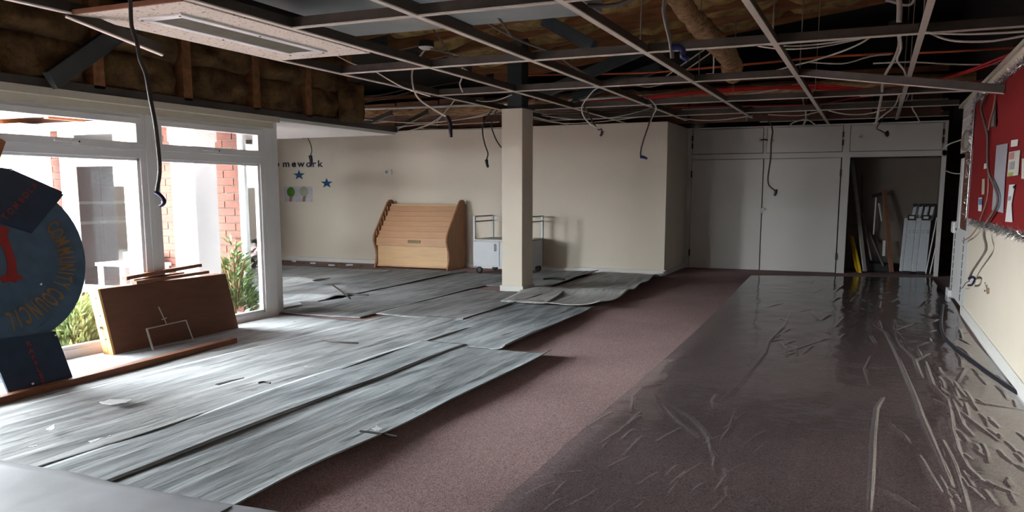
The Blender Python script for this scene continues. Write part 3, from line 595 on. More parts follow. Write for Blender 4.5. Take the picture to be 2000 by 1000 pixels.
note('dark framed photo slip hanging near the top of the red board', [(1941, 200), (1946, 199), (1946, 247), (1936, 249), (1938, 225)], mat('grey_slip', (.22, .17, .15), .6), marks=[([(1943, 203), (1946, 202), (1946, 246), (1942, 246)], BLACK)])
def tinsel(label, a, b, n, seed, r=.07):
    rs = random.Random(seed); a = Vector(a); b = Vector(b); mb = MB().tube([a, a.lerp(b, .3)+Vector((0, 0, -.02)), a.lerp(b, .6)+Vector((0, 0, .015)), b], .010, 5)
    for k in range(n):
        p = a.lerp(b, k/n)+Vector((-.01, 0, rs.uniform(-.015, .015))); d = Vector((rs.uniform(-.8, .1), rs.uniform(-1, 1), rs.uniform(-1, 1))).normalized()*r*rs.uniform(.5, 1); s = d.cross(Vector((rs.random(), rs.random(), rs.random()))).normalized()*.004
        mb.add([p-s, p+s, p+d], [(0, 1, 2)])
    tag(mb.build('tinsel_garland', TINSEL, None), label, 'tinsel', 'tinsel edging of the red board')
tinsel('silver tinsel along the bottom edge of the red board', (XR-.05, 5.6, 1.19), (XR-.05, 10.85, 1.18), 1500, 1)
tinsel('silver tinsel down the left edge of the red board', (XR-.05, 11.42, 1.2), (XR-.05, 11.42, 2.55), 420, 2)
tinsel('silver tinsel along the top edge of the red board', (XR-.05, 5.6, 2.52), (XR-.05, 11.40, 2.57), 1300, 3)
# socket remains on the right wall
so = thing('socket_back_box', 'ragged empty socket hole with plaster damage in the cream right wall', 'socket', at(1928, 570, 'x', XR))
MB().prism([at(a, b, 'x', XR-.003) for a, b in ((1924, 556), (1928, 556), (1928, 562), (1932, 562), (1932, 573), (1928, 575), (1926, 571), (1926, 563))], (.002, 0, 0)).build('chipped_hole', mat('chipped_plaster', (.30, .20, .12), .9), so)
MB().prism([at(a, b, 'x', XR-.004) for a, b in ((1923, 551), (1924, 551), (1924, 555), (1923, 555))], (.002, 0, 0)).build('screw_hole', TWEB, so)
MB().prism([at(a, b, 'x', XR-.004) for a, b in ((1922, 566), (1924, 566), (1924, 570), (1922, 570))], (.002, 0, 0)).build('screw_hole', TWEB, so)
# ------------------------------------------------------------------ back wall display
def ywall(px, py, d=.004): return at(px, py, 'y', YB-d)
def star(label, cx, cy, rx, ry):
    pts = []
    c = ywall(cx, cy, .006)
    for k in range(10):
        r = 1 if k % 2 == 0 else .40; a = math.pi/2+k*math.pi/5; pts.append(c+Vector((rx*r*math.cos(a), 0, ry*r*math.sin(a))))
    mb = MB().add(pts+[c+Vector((0, -.012, 0))], [(k, (k+1) % 10, 10) for k in range(10)]).prism(pts, (0, .005, 0))
    tag(mb.build('paper_star', STARB, None), label, 'star', 'blue stars on the back wall')
star('blue paper star right under the homework lettering', 584, 342, .165, .115)
star('blue paper star lower right of the homework lettering', 638, 358, .165, .115)
SZ = .20
for ch, px, lab in (('h', 526, 'navy spotted paper letter h starting the word homework'), ('o', 541, 'navy spotted paper letter o, first o of homework'), ('m', 559, 'navy spotted paper letter m of homework'), ('e', 574, 'navy spotted paper letter e of homework'), ('w', 588, 'navy spotted paper letter w of homework'), ('o', 603, 'navy spotted paper letter o below the dangling black tape'), ('r', 613.5, 'navy spotted paper letter r of homework'), ('k', 625, 'navy spotted paper letter k ending the word homework')):
    c = ywall(px, 326, .003); mb = text_mb(ch, c, (1, 0, 0), (0, 0, 1), SZ, .004, stretch=1.3)
    mb2 = text_mb(ch, c+Vector((.006, 0, .003)), (1, 0, 0), (0, 0, 1), SZ, .003, stretch=1.3); mb.add(mb2.v, mb2.f)
    tag(mb.build('paper_letter', INK, None), lab, 'letter', 'homework lettering')
def drawing(label, x0, x1, crown, trunk, cm):
    a, b = ywall(x0, 394, .002), ywall(x1, 364, .002); t = thing('tree_drawing', label, 'drawing', (a.x, YB, a.z))
    MB().box(a.x, b.x, YB-.003, YB-.001, a.z, b.z).build('sheet', mat('lilac_white_paper', (.60, .57, .62), .7), t)
    c = ywall(crown[0], crown[1], .004); MB().lathe(c, [(0, -.003), (.105, -.003), (.112, 0), (.105, .001)], 14, 'y').build('crown', cm, t)
    q = ywall(trunk[0], trunk[1], .004); MB().prism([q+Vector((-.05, 0, -.075)), q+Vector((.025, 0, -.075)), q+Vector((.05, 0, .075)), q+Vector((-.02, 0, .075))], (0, -.002, 0)).build('trunk', mat('crayon_brown', (.34, .17, .14), .8), t)
    return t
drawing('child drawing of a green tree with a brown trunk on the back wall', 556, 583, (568, 375), (568, 387), mat('crayon_green', (.10, .30, .03), .7, var=.3, scale=40))
drawing('child drawing of a faint pale green tree on the back wall', 583.5, 610, (593, 374), (594, 387), mat('faint_green', (.42, .46, .32), .7, var=.2, scale=40))
th = thing('thermostat', 'small white thermostat box on the cream back wall', 'thermostat', ywall(758, 337))
a, b = ywall(752, 341), ywall(766, 331)
MB().box(a.x, b.x, YB-.05, YB, a.z, b.z).build('case', WHITE, th, .008)
MB().lathe(((a.x*.6+b.x*.4), YB-.05, (a.z+b.z)/2), [(.035, 0), (.033, -.012), (0, -.014)], 16, 'y').build('dial', mat('dial_grey', (.35, .34, .3), .5), th)
# ------------------------------------------------------------------ bookcase
bk = thing('display_bookcase', 'beech stepped display bookcase with wavy sides against the back wall', 'bookcase', (-8.4, 14.6, 0))
xl, xr = -9.27, -7.60
prof = [(14.16, 0), (14.16, .05), (14.21, .12), (14.235, .25), (14.21, .38), (14.16, .48), (14.13, .57), (14.15, .66), (14.21, .75), (14.62, 1.24), (14.70, 1.335), (14.77, 1.375), (14.86, 1.375), (14.92, 1.345), (14.95, 1.28), (14.955, .6), (14.955, 0)]
for x in (xl, xr): MB().prism([(x-.02, y, z) for y, z in prof], (.04, 0, 0)).build('side_panel', BEECHD, bk, .012)
NT = 6
for k in range(NT):
    z0 = .60+k*.098; y0 = 14.25+k*.086
    MB().prism([(xl+.03, y0, z0), (xl+.03, y0+.035, z0+.15), (xl+.03, y0+.055, z0+.15), (xl+.03, y0+.02, z0)], (xr-xl-.06, 0, 0)).build('ledge', BEECH, bk, .003)
    MB().box(xl+.03, xr-.03, y0+.02, y0+.11, z0, z0+.016).build('shelf', BEECH, bk)
    MB().box(xl+.03, xl+.05, y0-.05, y0+.03, z0+.06, z0+.15).build('step_block', BEECHD, bk)
MB().box(xl+.03, xr-.03, 14.80, 14.83, 1.15, 1.29).build('top_board', BEECHL, bk, .003)
MB().prism([(xl+.03, 14.19, .46), (xl+.03, 14.215, .62), (xl+.03, 14.24, .62), (xl+.03, 14.215, .46)], (xr-xl-.06, 0, 0)).build('front_lip', BEECH, bk, .003)
MB().box(xl+.03, xr-.03, 14.245, 14.27, .06, .455).build('lower_panel', BEECHL, bk, .003)
MB().box(xl+.03, xr-.03, 14.22, 14.27, .035, .06).build('plinth_rail', BEECH, bk)
MB().box(xl+.03, xr-.03, 14.93, 14.95, .06, 1.2).build('back_board', BEECHD, bk)
a, b = at(796, 483, 'y', 14.18), at(820, 474, 'y', 14.18)
MB().prism([(a.x, 14.183, .52), (b.x, 14.183, .52), (b.x, 14.193, .58), (a.x, 14.193, .58)], (0, .02, 0)).build('plaque', mat('brass_plaque', (.22, .16, .08), .4, metal=.6, scale=60, var=.3), bk)
# ------------------------------------------------------------------ trolley
ty = thing('book_trolley', 'pale grey metal trolley with open rail top partly hidden behind the pillar', 'trolley', (-6.36, 14.35, 0))
x0, x1, y0, y1 = -6.9, -5.82, 13.92, 14.78
MB().box(x0, x1, y0+.02, y1, .13, .62).build('cabinet', GREYL, ty, .006)
for a, b in ((x0+.03, (x0+x1)/2-.005), ((x0+x1)/2+.005, x1-.03)):
    d = MB().box(a, b, y0, y0+.02, .15, .60).build('door', GREYL, ty, .004)
    hx = b-.08 if a < x0+.1 else a+.08
    MB().tube([(hx, y0, .44), (hx, y0-.035, .44), (hx, y0-.035, .56), (hx, y0, .56)], .009, 6, sub=1).build('handle', GREYM, d)
MB().box(x0-.012, x1+.012, y0-.01, y1+.012, .62, .65).build('top_tray', GREYM, ty, .005)
for x in (x0+.015, x1-.015):
    for y in (y0+.02, y1-.02): MB().box(x-.02, x+.02, y-.02, y+.02, .13, 1.085).build('upright', GREYM if x > -6 else GREYL, ty, .003)
for z in (1.06, .965):
    MB().box(x0, x1, y1-.035, y1-.01, z, z+.025).build('rail', GREYM, ty)
    for x in (x0+.015, x1-.015): MB().box(x-.012, x+.012, y0+.03, y1-.03, z, z+.025).build('rail', GREYM, ty)
for x in (x0+.08, x1-.08):
    for y in (y0+.08, y1-.08):
        f = MB().box(x-.03, x+.03, y-.012, y+.012, .07, .13).build('castor', GREYM, ty)
        MB().lathe((x+.01, y-.018, .062), [(.03, 0), (.062, .003), (.062, .033), (.03, .036)], 16, 'y').build('wheel', BLACK, f)
# ------------------------------------------------------------------ left foreground: boards and blue tombola sign
tb = thing('folded_table', 'brown folded table on its side with a pale pine edge leaning under the windows', 'table', (-6.42, 6.2, 0))
q = lambda y, t, d: Vector((-6.40-.15*t-d, y, .62*t))
def slab(ya, yb, d0, d1, t0=0., t1=1., sk=0.): return MB().prism([q(ya, t0, d0), q(yb, t0, d0), q(yb+sk, t1, d0), q(ya+sk, t1, d0)], (-(d1-d0), 0, 0))
slab(5.40, 7.03, 0, .012).build('hardboard_face', BROWNP, tb, .002)
slab(5.375, 5.40, 0, .06).build('pine_edge', PINE, tb, .003)
slab(5.375, 5.40, .062, .13).build('pine_edge', PINE, tb, .003)
slab(5.40, 7.03, .013, .06).build('frame_half', BATTEN, tb)
slab(5.40, 7.0, .065, .12, .03, 1).build('frame_half', BATTEN, tb)
MB().lathe(q(5.37, .42, .07), [(.018, 0), (.014, -.02), (0, -.022)], 10, 'y').build('catch_bolt', CHROME, tb)
for t in (.25, .6, .86): MB().lathe(q(5.375, t, .05), [(.008, 0), (.006, -.004)], 8, 'y').build('screw', TWEB, tb)
def plank(label, ya, yb, za, zb, x, w=.06, h=.035): tag(MB().beam((x, ya, za), (x, yb, zb), w, h).build('plank', BATTEN, None, .003), label, 'plank', 'planks on the folded table')
plank('upper reddish plank lying on top of the folded table', 5.72, 6.70, .690, .740, -6.60, .07, .035)
plank('lower reddish plank lying on top of the folded table', 5.80, 6.76, .640, .662, -6.56, .07, .03)
plank('thin back plank wedged behind the pair on the folded table', 5.85, 6.5, .650, .668, -6.64, .05, .03)
fm = thing('sign_stand', 'thin pale metal frame with a stub on top propped against the folded table', 'frame', (-6.3, 5.97, 0))
A, B, C_, D_ = at(304, 688, 'x', -6.22), at(378, 666, 'x', -6.25), at(358, 625, 'x', -6.42), at(281, 642, 'x', -6.42); A.z = max(A.z, .008); B.z = max(B.z, .008); A.x = B.x = -6.25; C_.x = D_.x = -6.385
PALEM = mat('pale_metal', (.50, .46, .42), .4)
for u, v, w in ((A, D_, .016), (D_, C_, .010), (C_, B, .010)): MB().beam(u, v, w, w).build('frame_bar', PALEM, fm)
m_ = (C_+D_)/2; e = Vector((-6.40, m_.y-.075, .395))
MB().beam(m_, e, .008, .008).build('stub', PALEM, fm); MB().beam(m_.lerp(e, .3)-Vector((0, .03, 0)), m_.lerp(e, .3)+Vector((0, .03, .01)), .008, .008).build('stub_cross', PALEM, fm)
bt = MB().beam(Vector((-5.60, 3.0, .034)), Vector((-5.83, 6.33, .034)), .075, .06).build('batten', BATTEN, None, .004); tag(bt, 'long reddish brown batten lying on the floor before the blue board', 'batten')
# blue board leaning back on the window frame
sb = thing('tombola_board', 'blue wheel shaped tombola and raffles board leaning against the left window', 'board', (-5.8, 4.1, 0))
lean_x = lambda z: -5.74-.40*z
def S(px, py, d=0.):        # point on the leaning board face (normal mostly +x)
    v = at(px, py, 'x', -6.0)
    for _ in range(8): v = at(px, py, 'x', lean_x(v.z))
    return v+Vector((d*.93, 0, d*.37))
def spoly(pix, d, t): return MB().prism([S(a, b, d) for a, b in pix], (-t*.93, 0, -t*.37))
cx_, cy_ = 32, 512
circ = [(cx_+135*math.cos(a)+8*math.sin(a), cy_+150*math.sin(a)*(1)-cx_*0) for a in [2*math.pi*k/48 for k in range(48)]]
spoly(circ, .0, .02).build('wheel_disc', BLUEB, sb)
spoly([(-60, 352), (-40, 330), (0, 330), (18, 332), (119, 377), (117, 380), (121, 382), (103, 404), (60, 456), (0, 436), (-60, 420)], .024, .022).build('tombola_panel', NAVY, sb)
spoly([(-40, 676), (0, 664), (106, 648), (142, 745), (16, 773), (-14, 700)], .018, .017).build('raffles_panel', NAVY, sb)
spoly([(0, 640), (-60, 655), (-60, 670), (0, 664), (100, 648), (102, 622), (60, 650)], .004, .02).build('neck', BLUEB, sb)
yb = S(100, 500) - S(60, 500); uy = Vector((0, 1, 0)); uz = Vector((-.37, 0, .93))
def letters(txt, pts, size, m, name, d, st=1.0):
    for ch, (px, py, ang) in zip(txt, pts):
        a = math.radians(ang); ux = uy*math.cos(a)+uz*math.sin(a); vz = -uy*math.sin(a)+uz*math.cos(a)
        text_mb(ch, S(px, py, d)-vz*size*.35, ux, vz, size, .003, stretch=st).build(name, m, sb)
def ring(pts): return [(px, py, math.degrees(math.atan2(-(py-509), (px-27)*1.1))-90) for px, py in pts]
letters('COMMUNITY', ring([(102, 443), (111, 457), (120, 472), (127, 491), (130, 508), (130, 522), (128, 534), (125, 544), (120, 556)]), .20, OCHRE, 'arc_letter', .003, .42)
letters('COUNCIL', ring([(108, 573), (97, 585), (83, 595), (67, 606), (50, 616), (35, 623), (20, 629)]), .20, OCHRE, 'arc_letter', .003, .46)
letters("'", [(92, 424, -20)], .1, OCHRE, 'arc_letter', .003)
letters('TOMBOLA', [(5, 426, 42), (16, 415, 42), (27, 404, 42), (37, 393, 42), (46, 383, 42), (54, 374, 42), (63, 365, 42)], .066, REDP, 'tombola_letter', .026, 1.0)
letters('RAFFLES', [(52, 673, 0), (57, 687, 0), (62, 700, 0), (67, 711, 0), (72, 723, 0), (77, 735, 0), (80, 747, 0)], .052, REDP, 'raffles_letter', .020, 1.3)
redf = [(0, 441), (10, 443), (19, 450), (14, 458), (17, 470), (24, 490), (31, 510), (33, 535), (46, 541), (42, 546), (32, 548), (31, 553), (22, 550), (6, 553), (0, 545), (0, 540), (12, 537), (14, 520), (11, 500), (4, 482), (-6, 470), (-8, 455)]
spoly(redf, .004, .004).build('red_numeral', REDP, sb)
for px, py in ((18, 334), (76, 557), (104, 656), (60, 751)): MB().lathe(S(px, py, .026), [(.012, 0), (.010, .006), (0, .007)], 8, 'x').build('screw', CHROME, sb)
tag(MB().beam(Vector((-6.35, 3.55, 0.02)), S(10, 268, -.06), .06, .05).build('orange_pole', ORANGEW, None, .004), 'orange timber pole standing behind the blue board at the left edge', 'pole')
# ------------------------------------------------------------------ underlay sheets on the carpet
def sheet(label, x0, x1, y0, y1, base, m, seed, edges='', skew=0., amp=.012, bumps=(), step=.035, curl=(), ragged=.02):
    nx = max(8, int((x1-x0)/step)); ny = max(8, int((y1-y0)/(step*1.3)))
    U, V = np.meshgrid(np.linspace(0, 1, nx), np.linspace(0, 1, ny))
    Y = y0+(y1-y0)*V; X = x0+(x1-x0)*U+skew*(V-.5)
    eL = (vnoise(V*(y1-y0)*1.3, V*0+seed, seed+11)-.5)*2*ragged; X += (1-U)*eL+U*(vnoise(V*(y1-y0)*1.3+7, V*0+seed, seed+12)-.5)*2*ragged
    Y += (vnoise(U*(x1-x0)*2.3+3, U*0+seed, seed+13)-.5)*2*ragged*(np.abs(V-.5)*2)**6
    Z = base+amp*vnoise(X*2.2+20, Y*.8+20, seed)+amp*.5*vnoise(X*9+20, Y*1.6+20, seed+1)
    for e, h, w in curl:     # raised edges
        d = {'r': (1-U)*(x1-x0), 'l': U*(x1-x0), 'f': V*(y1-y0), 'b': (1-V)*(y1-y0)}[e]
        wav = .45+.9*vnoise((Y if e in 'rl' else X)*1.1+30, Y*0+3, seed+5)
        Z += h*wav*np.exp(-d/w)
    for (bx, by, sx_, sy_, h) in bumps:
        Z += h*np.exp(-((X-bx)/sx_)**2-((Y-by)/sy_)**2)
    mb = MB().grid(X, Y, Z)
    B = Z-.008
    mb.grid(X[::-1], Y[::-1], B[::-1])
    i = np.arange(nx*ny).reshape(ny, nx); n = nx*ny; j = n+np.arange(nx*ny).reshape(ny, nx)[::-1]
    for a, b in ((i[0], j[0]), (i[-1][::-1], j[-1][::-1]), (i[:, -1], j[:, -1]), (i[:, 0][::-1], j[:, 0][::-1])):
        for k in range(len(a)-1): mb.f.append((int(a[k+1]), int(a[k]), int(b[k]), int(b[k+1]))); mb.sm.append(False)
    o = mb.build('underlay_sheet', m, None); tag(o, label, 'underlay', 'rubber underlay sheets'); return o
sheet('front underlay strip with its raised dark edge along the bare carpet', -3.62, -2.66, 2.55, 7.02, .016, FELTB, 1, curl=(('r', .045, .05),), amp=.014)
sheet('second front underlay strip left of the one edging the carpet', -4.08, -3.56, 2.45, 7.08, .026, FELTB, 2, amp=.012, skew=-.10, curl=(('r', .004, .04),))
sheet('smooth underlay corner nearest the camera at bottom left', -5.9, -2.3, 1.2, 2.83, .050, mat('smooth_grey_sheet', (.33, .345, .37), .6, var=.12, scale=2.5, bump=.15, bscale=6), 3, amp=.006, curl=(('b', .012, .05),), skew=-.02)
sheet('middle left underlay strip beside the front strips', -5.42, -4.05, 2.7, 8.6, .014, FELT, 4, amp=.014, curl=(('r', .006, .05),), skew=.02)
sheet('underlay strip under the batten along the windows', -6.60, -5.36, 2.0, 8.05, .008, FELT, 5, amp=.010)
sheet('middle underlay sheet reaching the carpet halfway to the pillar', -4.42, -3.19, 7.0, 10.12, .012, FELTB, 6, curl=(('r', .05, .05), ('b', .012, .15)), skew=-.10, amp=.016)
sheet('underlay strip running past the left of the pillar', -5.62, -4.38, 8.5, 11.38, .018, FELT, 7, amp=.014, skew=-.05, curl=(('r', .012, .06),))
sheet('curled pale underlay sheet right of the pillar by the wall corner', -4.60, -3.24, 10.12, 14.75, .022, FELTP, 8, bumps=((-3.6, 13.4, .55, .35, .11), (-3.7, 11.6, .8, .28, .07), (-3.2, 12.4, .25, .3, .03)), curl=(('r', .05, .15), ('f', .02, .2)), skew=-.12, amp=.02)
sheet('small underlay flap at the foot of the pillar', -4.79, -4.10, 10.15, 11.95, .030, FELTP, 9, bumps=((-4.6, 11.6, .4, .3, .045),), curl=(('r', .03, .1),), skew=-.35, amp=.01)
sheet('dark underlay sheet between trolley and wall corner', -5.75, -4.62, 12.0, 14.7, .014, FELT, 10, curl=(('r', .05, .12), ('b', .02, .1)), skew=-.1, amp=.014)
sheet('underlay strip before the trolley', -7.05, -5.70, 8.2, 13.75, .010, FELT, 11, amp=.014, skew=-.2, bumps=((-6.5, 9.1, .4, .25, .02),))
sheet('underlay strip before the bookcase', -8.6, -7.0, 8.35, 14.0, .012, FELT, 12, amp=.016, skew=-.2, bumps=((-7.3, 9.6, .5, .18, .05), (-7.6, 10.7, .4, .2, .045)), curl=(('r', .012, .06),))
sheet('underlay strip in the alcove at far left', -11.4, -8.5, 8.4, 13.6, .010, FELTP, 13, amp=.016, bumps=((-9.0, 11.4, .6, .2, .06), (-8.8, 10.0, .6, .2, .05)), curl=(('b', .02, .1),), step=.06)
def flat_bit(name, label, cat, pix, z, m, th=.006):
    pts = [at(a, b, 'z', z) for a, b in pix]; o = MB().prism(pts, (0, 0, -th)).build(name, m, None); tag(o, label, cat)
DUST = mat('plaster_dust', (.70, .72, .73), .9, var=.08, scale=30)
rs = random.Random(7)
def patch(label, pix, z=.052):
    pts = []
    for i in range(len(pix)):
        a = Vector((*pix[i], 0)); b = Vector((*pix[(i+1) % len(pix)], 0))
        for k in range(4): v = a.lerp(b, k/4); pts.append((v.x+rs.uniform(-2, 2), v.y+rs.uniform(-1, 1)))
    flat_bit('plaster_patch', label, 'plaster', pts, z, DUST, .003)
patch('white plaster smear on the underlay near the window corner', [(586, 590), (622, 588), (632, 596), (595, 598)], .10)
patch('white plaster smear on the left underlay below the batten', [(194, 786), (214, 780), (258, 779), (250, 785), (220, 790)])
patch('small white plaster flake on the far left underlay', [(92, 835), (108, 829), (107, 838), (90, 841)])
patch('tiny white plaster streak at the left of the underlay', [(57, 872), (72, 868), (70, 871), (58, 874)])
patch('thin white scrape along the left underlay', [(172, 862), (215, 850), (218, 851), (176, 864)])
patch('white plaster crumbs on the front underlay edge', [(727, 836), (735, 830), (744, 836), (742, 841), (732, 839)], .045)
flat_bit('dark_offcut', 'small dark offcut lying on the left underlay', 'offcut', [(420, 750), (447, 743), (477, 737), (455, 743), (427, 751)], .062, mat('offcut_brown', (.035, .022, .015), .8))
flat_bit('dark_offcut', 'thin dark sliver on the underlay in the alcove', 'offcut', [(610, 547), (625, 544), (645, 543), (632, 546), (615, 549)], .12, BLACK)
def stick(name, label, cat, pix, z, r, m): tag(MB().tube([at(a, b, 'z', z) for a, b in pix], r, 6).build(name, m, None), label, cat)
stick('wire_offcut', 'bent dark wire offcut on the middle underlay', 'wire', [(629, 663), (650, 667), (675, 669), (700, 670)], .062, .010, WIREK)
stick('wire_offcut', 'straight dark rod lying on the underlay beyond the window corner', 'wire', [(650, 557), (668, 570), (684, 583)], .09, .012, WIREK)
stick('wire_offcut', 'short dark rod touching the straight one beyond the window corner', 'wire', [(678, 573), (695, 575), (720, 576)], .085, .012, WIREK)
stick('wire_offcut', 'dark twig at the edge of the front underlay by the plaster crumbs', 'wire', [(703, 842), (735, 846), (776, 852)], .055, .007, WIREK)
stick('wire_offcut', 'dark rod on the curled sheet beside the wall corner', 'wire', [(1062, 545), (1080, 544), (1103, 545)], .06, .018, BLACK)
stick('wire_offcut', 'bent dark wire below the batten tip', 'wire', [(505, 748), (515, 746), (528, 748)], .07, .008, WIREK)
rb = [at(540+k*9+rs.uniform(-3, 3), 508+k*.55+rs.uniform(-2, 2), 'z', .03) for k in range(20)]
for k in range(0, 20, 2):
    p_ = rb[k]; s_ = rs.uniform(.03, .055)
    tag(MB().prism([p_+Vector((s_*math.cos(a)*1.6, s_*math.sin(a), rs.uniform(-.01, .01))) for a in (0, 1.2, 2.1, 3.3, 4.4, 5.3)], (0, 0, -.025)).build('rubble_piece', DUST if k % 4 == 0 else EARTH, None), 'bit of pale rubble along the foot of the far left back wall', 'rubble', 'rubble along the back wall')
# ------------------------------------------------------------------ polythene film with its wrinkles
nx, ny = 400, 950
U, V = np.meshgrid(np.linspace(0, 1, nx), np.linspace(0, 1, ny))
Yf = 2.2+(15.42-2.2)*V**1.25+.85*U*V**6
xl_ = -1.50-.035*(Yf-2.2)-.03*np.sin(Yf*.5); xr_ = 1.035+.03*np.sin(Yf*1.1)
Xf = xl_+(xr_-xl_)*U
Zf = .014+.006*vnoise(Xf*3+20, Yf*1.2+20, 71)+.004*vnoise(Xf*9+20, Yf*4+20, 72)
WR = [([(1545, 610), (1530, 640), (1502, 668), (1495, 690), (1470, 720), (1440, 758), (1407, 782)], 1), ([(1400, 770), (1392, 785), (1397, 798)], .9),
      ([(1707, 635), (1730, 650), (1745, 680), (1763, 720), (1780, 760), (1790, 785), (1800, 815), (1815, 850), (1835, 895), (1850, 930), (1858, 950)], 1.4),
      ([(1745, 645), (1760, 675), (1785, 700), (1790, 715), (1800, 738)], 1), ([(1785, 670), (1800, 698), (1787, 705), (1815, 690)], .8), ([(1806, 705), (1815, 735), (1822, 752), (1850, 780)], 1),
      ([(1725, 776), (1712, 800), (1706, 850), (1704, 900), (1700, 960), (1697, 1000)], 1.5),
      ([(1280, 775), (1322, 820), (1365, 853)], .8), ([(1300, 785), (1350, 815), (1372, 838), (1385, 855), (1390, 880), (1398, 892), (1392, 920)], .9),
      ([(1415, 915), (1420, 930), (1397, 960)], .9), ([(1418, 950), (1422, 970), (1390, 1000)], .8), ([(1370, 905), (1330, 935), (1305, 970)], .7), ([(1260, 975), (1215, 978), (1185, 1000)], .7),
      ([(1850, 780), (1855, 800), (1860, 840), (1870, 880), (1890, 915), (1920, 940)], 1), ([(1820, 778), (1880, 808), (1950, 860)], .6), ([(1840, 860), (1862, 905), (1880, 960), (1890, 1000)], 1),
      ([(1820, 768), (1920, 788), (2010, 803)], .5), ([(1728, 818), (1745, 835), (1765, 850), (1775, 865)], .6), ([(1795, 890), (1815, 925), (1840, 965)], .8), ([(1720, 953), (1750, 970), (1790, 995)], .8),
      ([(1870, 925), (1930, 945), (1985, 965)], .7), ([(1860, 780), (1880, 830), (1900, 850)], .8), ([(1235, 805), (1238, 775), (1255, 758), (1290, 750)], .9), ([(1250, 812), (1220, 840)], .9), ([(1245, 815), (1205, 848)], .8), ([(1275, 770), (1298, 812)], .6),
      ([(1050, 932), (1130, 921)], .6), ([(1312, 706), (1343, 695)], .6), ([(1030, 965), (1080, 942)], .6), ([(1437, 800), (1425, 838), (1408, 860)], .5), ([(1720, 585), (1716, 602), (1708, 604)], .9), ([(1745, 625), (1748, 645), (1790, 630)], .9), ([(1590, 543), (1585, 552)], 1), ([(1500, 600), (1530, 592)], .7), ([(1605, 625), (1622, 615)], .7),
      ([(1500, 668), (1530, 662)], .5), ([(1860, 1000), (1850, 960), (1835, 930)], .6), ([(1700, 755), (1690, 720), (1705, 690)], .5), ([(1870, 720), (1885, 720), (1870, 745)], .6), ([(1525, 690), (1560, 680), (1620, 660)], .4), ([(1570, 690), (1588, 675)], .6), ([(1535, 695), (1556, 687)], .6)]
rw = random.Random(12)
for _ in range(60):     # finer crinkles by the right wall in the foreground
    px, py = rw.uniform(1830, 1990), rw.uniform(660, 990); L = rw.uniform(12, 40); a = rw.uniform(.5, 1.3)
    WR.append(([(px, py), (px+L*.5*math.cos(a)+rw.uniform(-4, 4), py+L*.5*math.sin(a)), (px+L*math.cos(a), py+L*math.sin(a))], rw.uniform(.35, .7)))
for _ in range(26):
    px, py = rw.uniform(1060, 1500), rw.uniform(800, 990); L = rw.uniform(20, 60); a = rw.uniform(2.2, 2.7)
    WR.append(([(px, py), (px+L*math.cos(a), py+L*math.sin(a))], rw.uniform(.25, .5)))
for _ in range(45):
    px, py = rw.uniform(1500, 1880), rw.uniform(560, 680); L = rw.uniform(8, 30); a = rw.choice((rw.uniform(-.9, -.2), rw.uniform(.3, 1.4)))
    WR.append(([(px, py), (px+L*math.cos(a), py+L*math.sin(a))], rw.uniform(.35, .7)))
Zw = np.zeros_like(Zf)
for pl, amp in WR:
    P3 = [at(a, b, 'z', .02) for a, b in pl]
    best = np.full(Zf.shape, 9.); tt = np.zeros_like(Zf); n_ = len(P3)-1
    ylo = min(p.y for p in P3)-.3; yhi = max(p.y for p in P3)+.3
    msk = (Yf > ylo) & (Yf < yhi); xs, ys_ = Xf[msk], Yf[msk]; bd = np.full(xs.shape, 9.); bt_ = np.zeros_like(xs)
    for i in range(n_):
        a, b = P3[i], P3[i+1]; d = np.array([b.x-a.x, b.y-a.y]); L2 = d@d+1e-9
        t = np.clip(((xs-a.x)*d[0]+(ys_-a.y)*d[1])/L2, 0, 1); dist = np.hypot(xs-a.x-t*d[0], (ys_-a.y-t*d[1])*.8)
        w_ = dist < bd; bd[w_] = dist[w_]; bt_[w_] = (i+t[w_])/n_
    wd = .0055+.0009*np.mean([p.y for p in P3])
    Zw[msk] = np.maximum(Zw[msk], amp*.016*np.exp(-(bd/wd)**2)*np.clip(np.sin(np.pi*np.clip(bt_, .04, .96)), 0, 1)**.5)
film = MB().grid(Xf, Yf, Zf+Zw).build('polythene_sheet', FILM, None)
tag(film, 'wrinkled clear polythene film covering the carpet on the right', 'plastic sheet')
# ------------------------------------------------------------------ cables
NC = [0]
def cable(label, pts, d0, d1=None, r=.009, m=WIREW, tape=None, name='loose_cable', ax='y', tm=TAPE, group=None, tr=.024):
    d1 = d0 if d1 is None else d1; n = len(pts)-1
    P3 = [at(p[0], p[1], ax, d0+(d1-d0)*i/n) for i, p in enumerate(pts)]
    if name == 'hanging_cable' or any(k in label for k in ('looping down', 'dropping to the wall', 'second pale crossing', 'kinked white', 'to the right hand top cupboard', 'right end main bar')):
        q0 = P3[0]      # hung over the nearest main bar, or from the wall head in the alcove
        if q0.x < -6: P3.insert(0, Vector((q0.x, YB-.01, 2.76)))
        elif q0.z < 3.2:
            xb = min((-5.40, -4.29, -3.155, -2.02, -.87, .275), key=lambda v: abs(v-q0.x)); P3.insert(0, Vector((q0.x*.4+xb*.6, q0.y, 2.86))); P3.insert(0, Vector((xb, q0.y, 2.875)))
    o = MB().tube(P3, r, 6).build(name, m, None); tag(o, label, 'cable', group)
    if tape:
        T = [at(a, b, ax, d1) for a, b in tape]
        MB().tube(T, lambda t: tr*(1-.35*t), 7).build('tape_end', tm, o)
    return o
H = 'hanging_cable'
cable('thick dark cable hanging in front of the left window with blue taped end', [(252, -25), (255, 10), (257, 50), (268, 85), (273, 115), (285, 145), (293, 190), (303, 240), (309, 290), (312, 335), (306, 374)], 4.0, r=.0135, m=mat('brown_grey_cable', (.06, .05, .045), .5), tape=[(304, 376), (315, 384), (321, 393), (318, 399), (312, 402)], name=H, tr=.017)
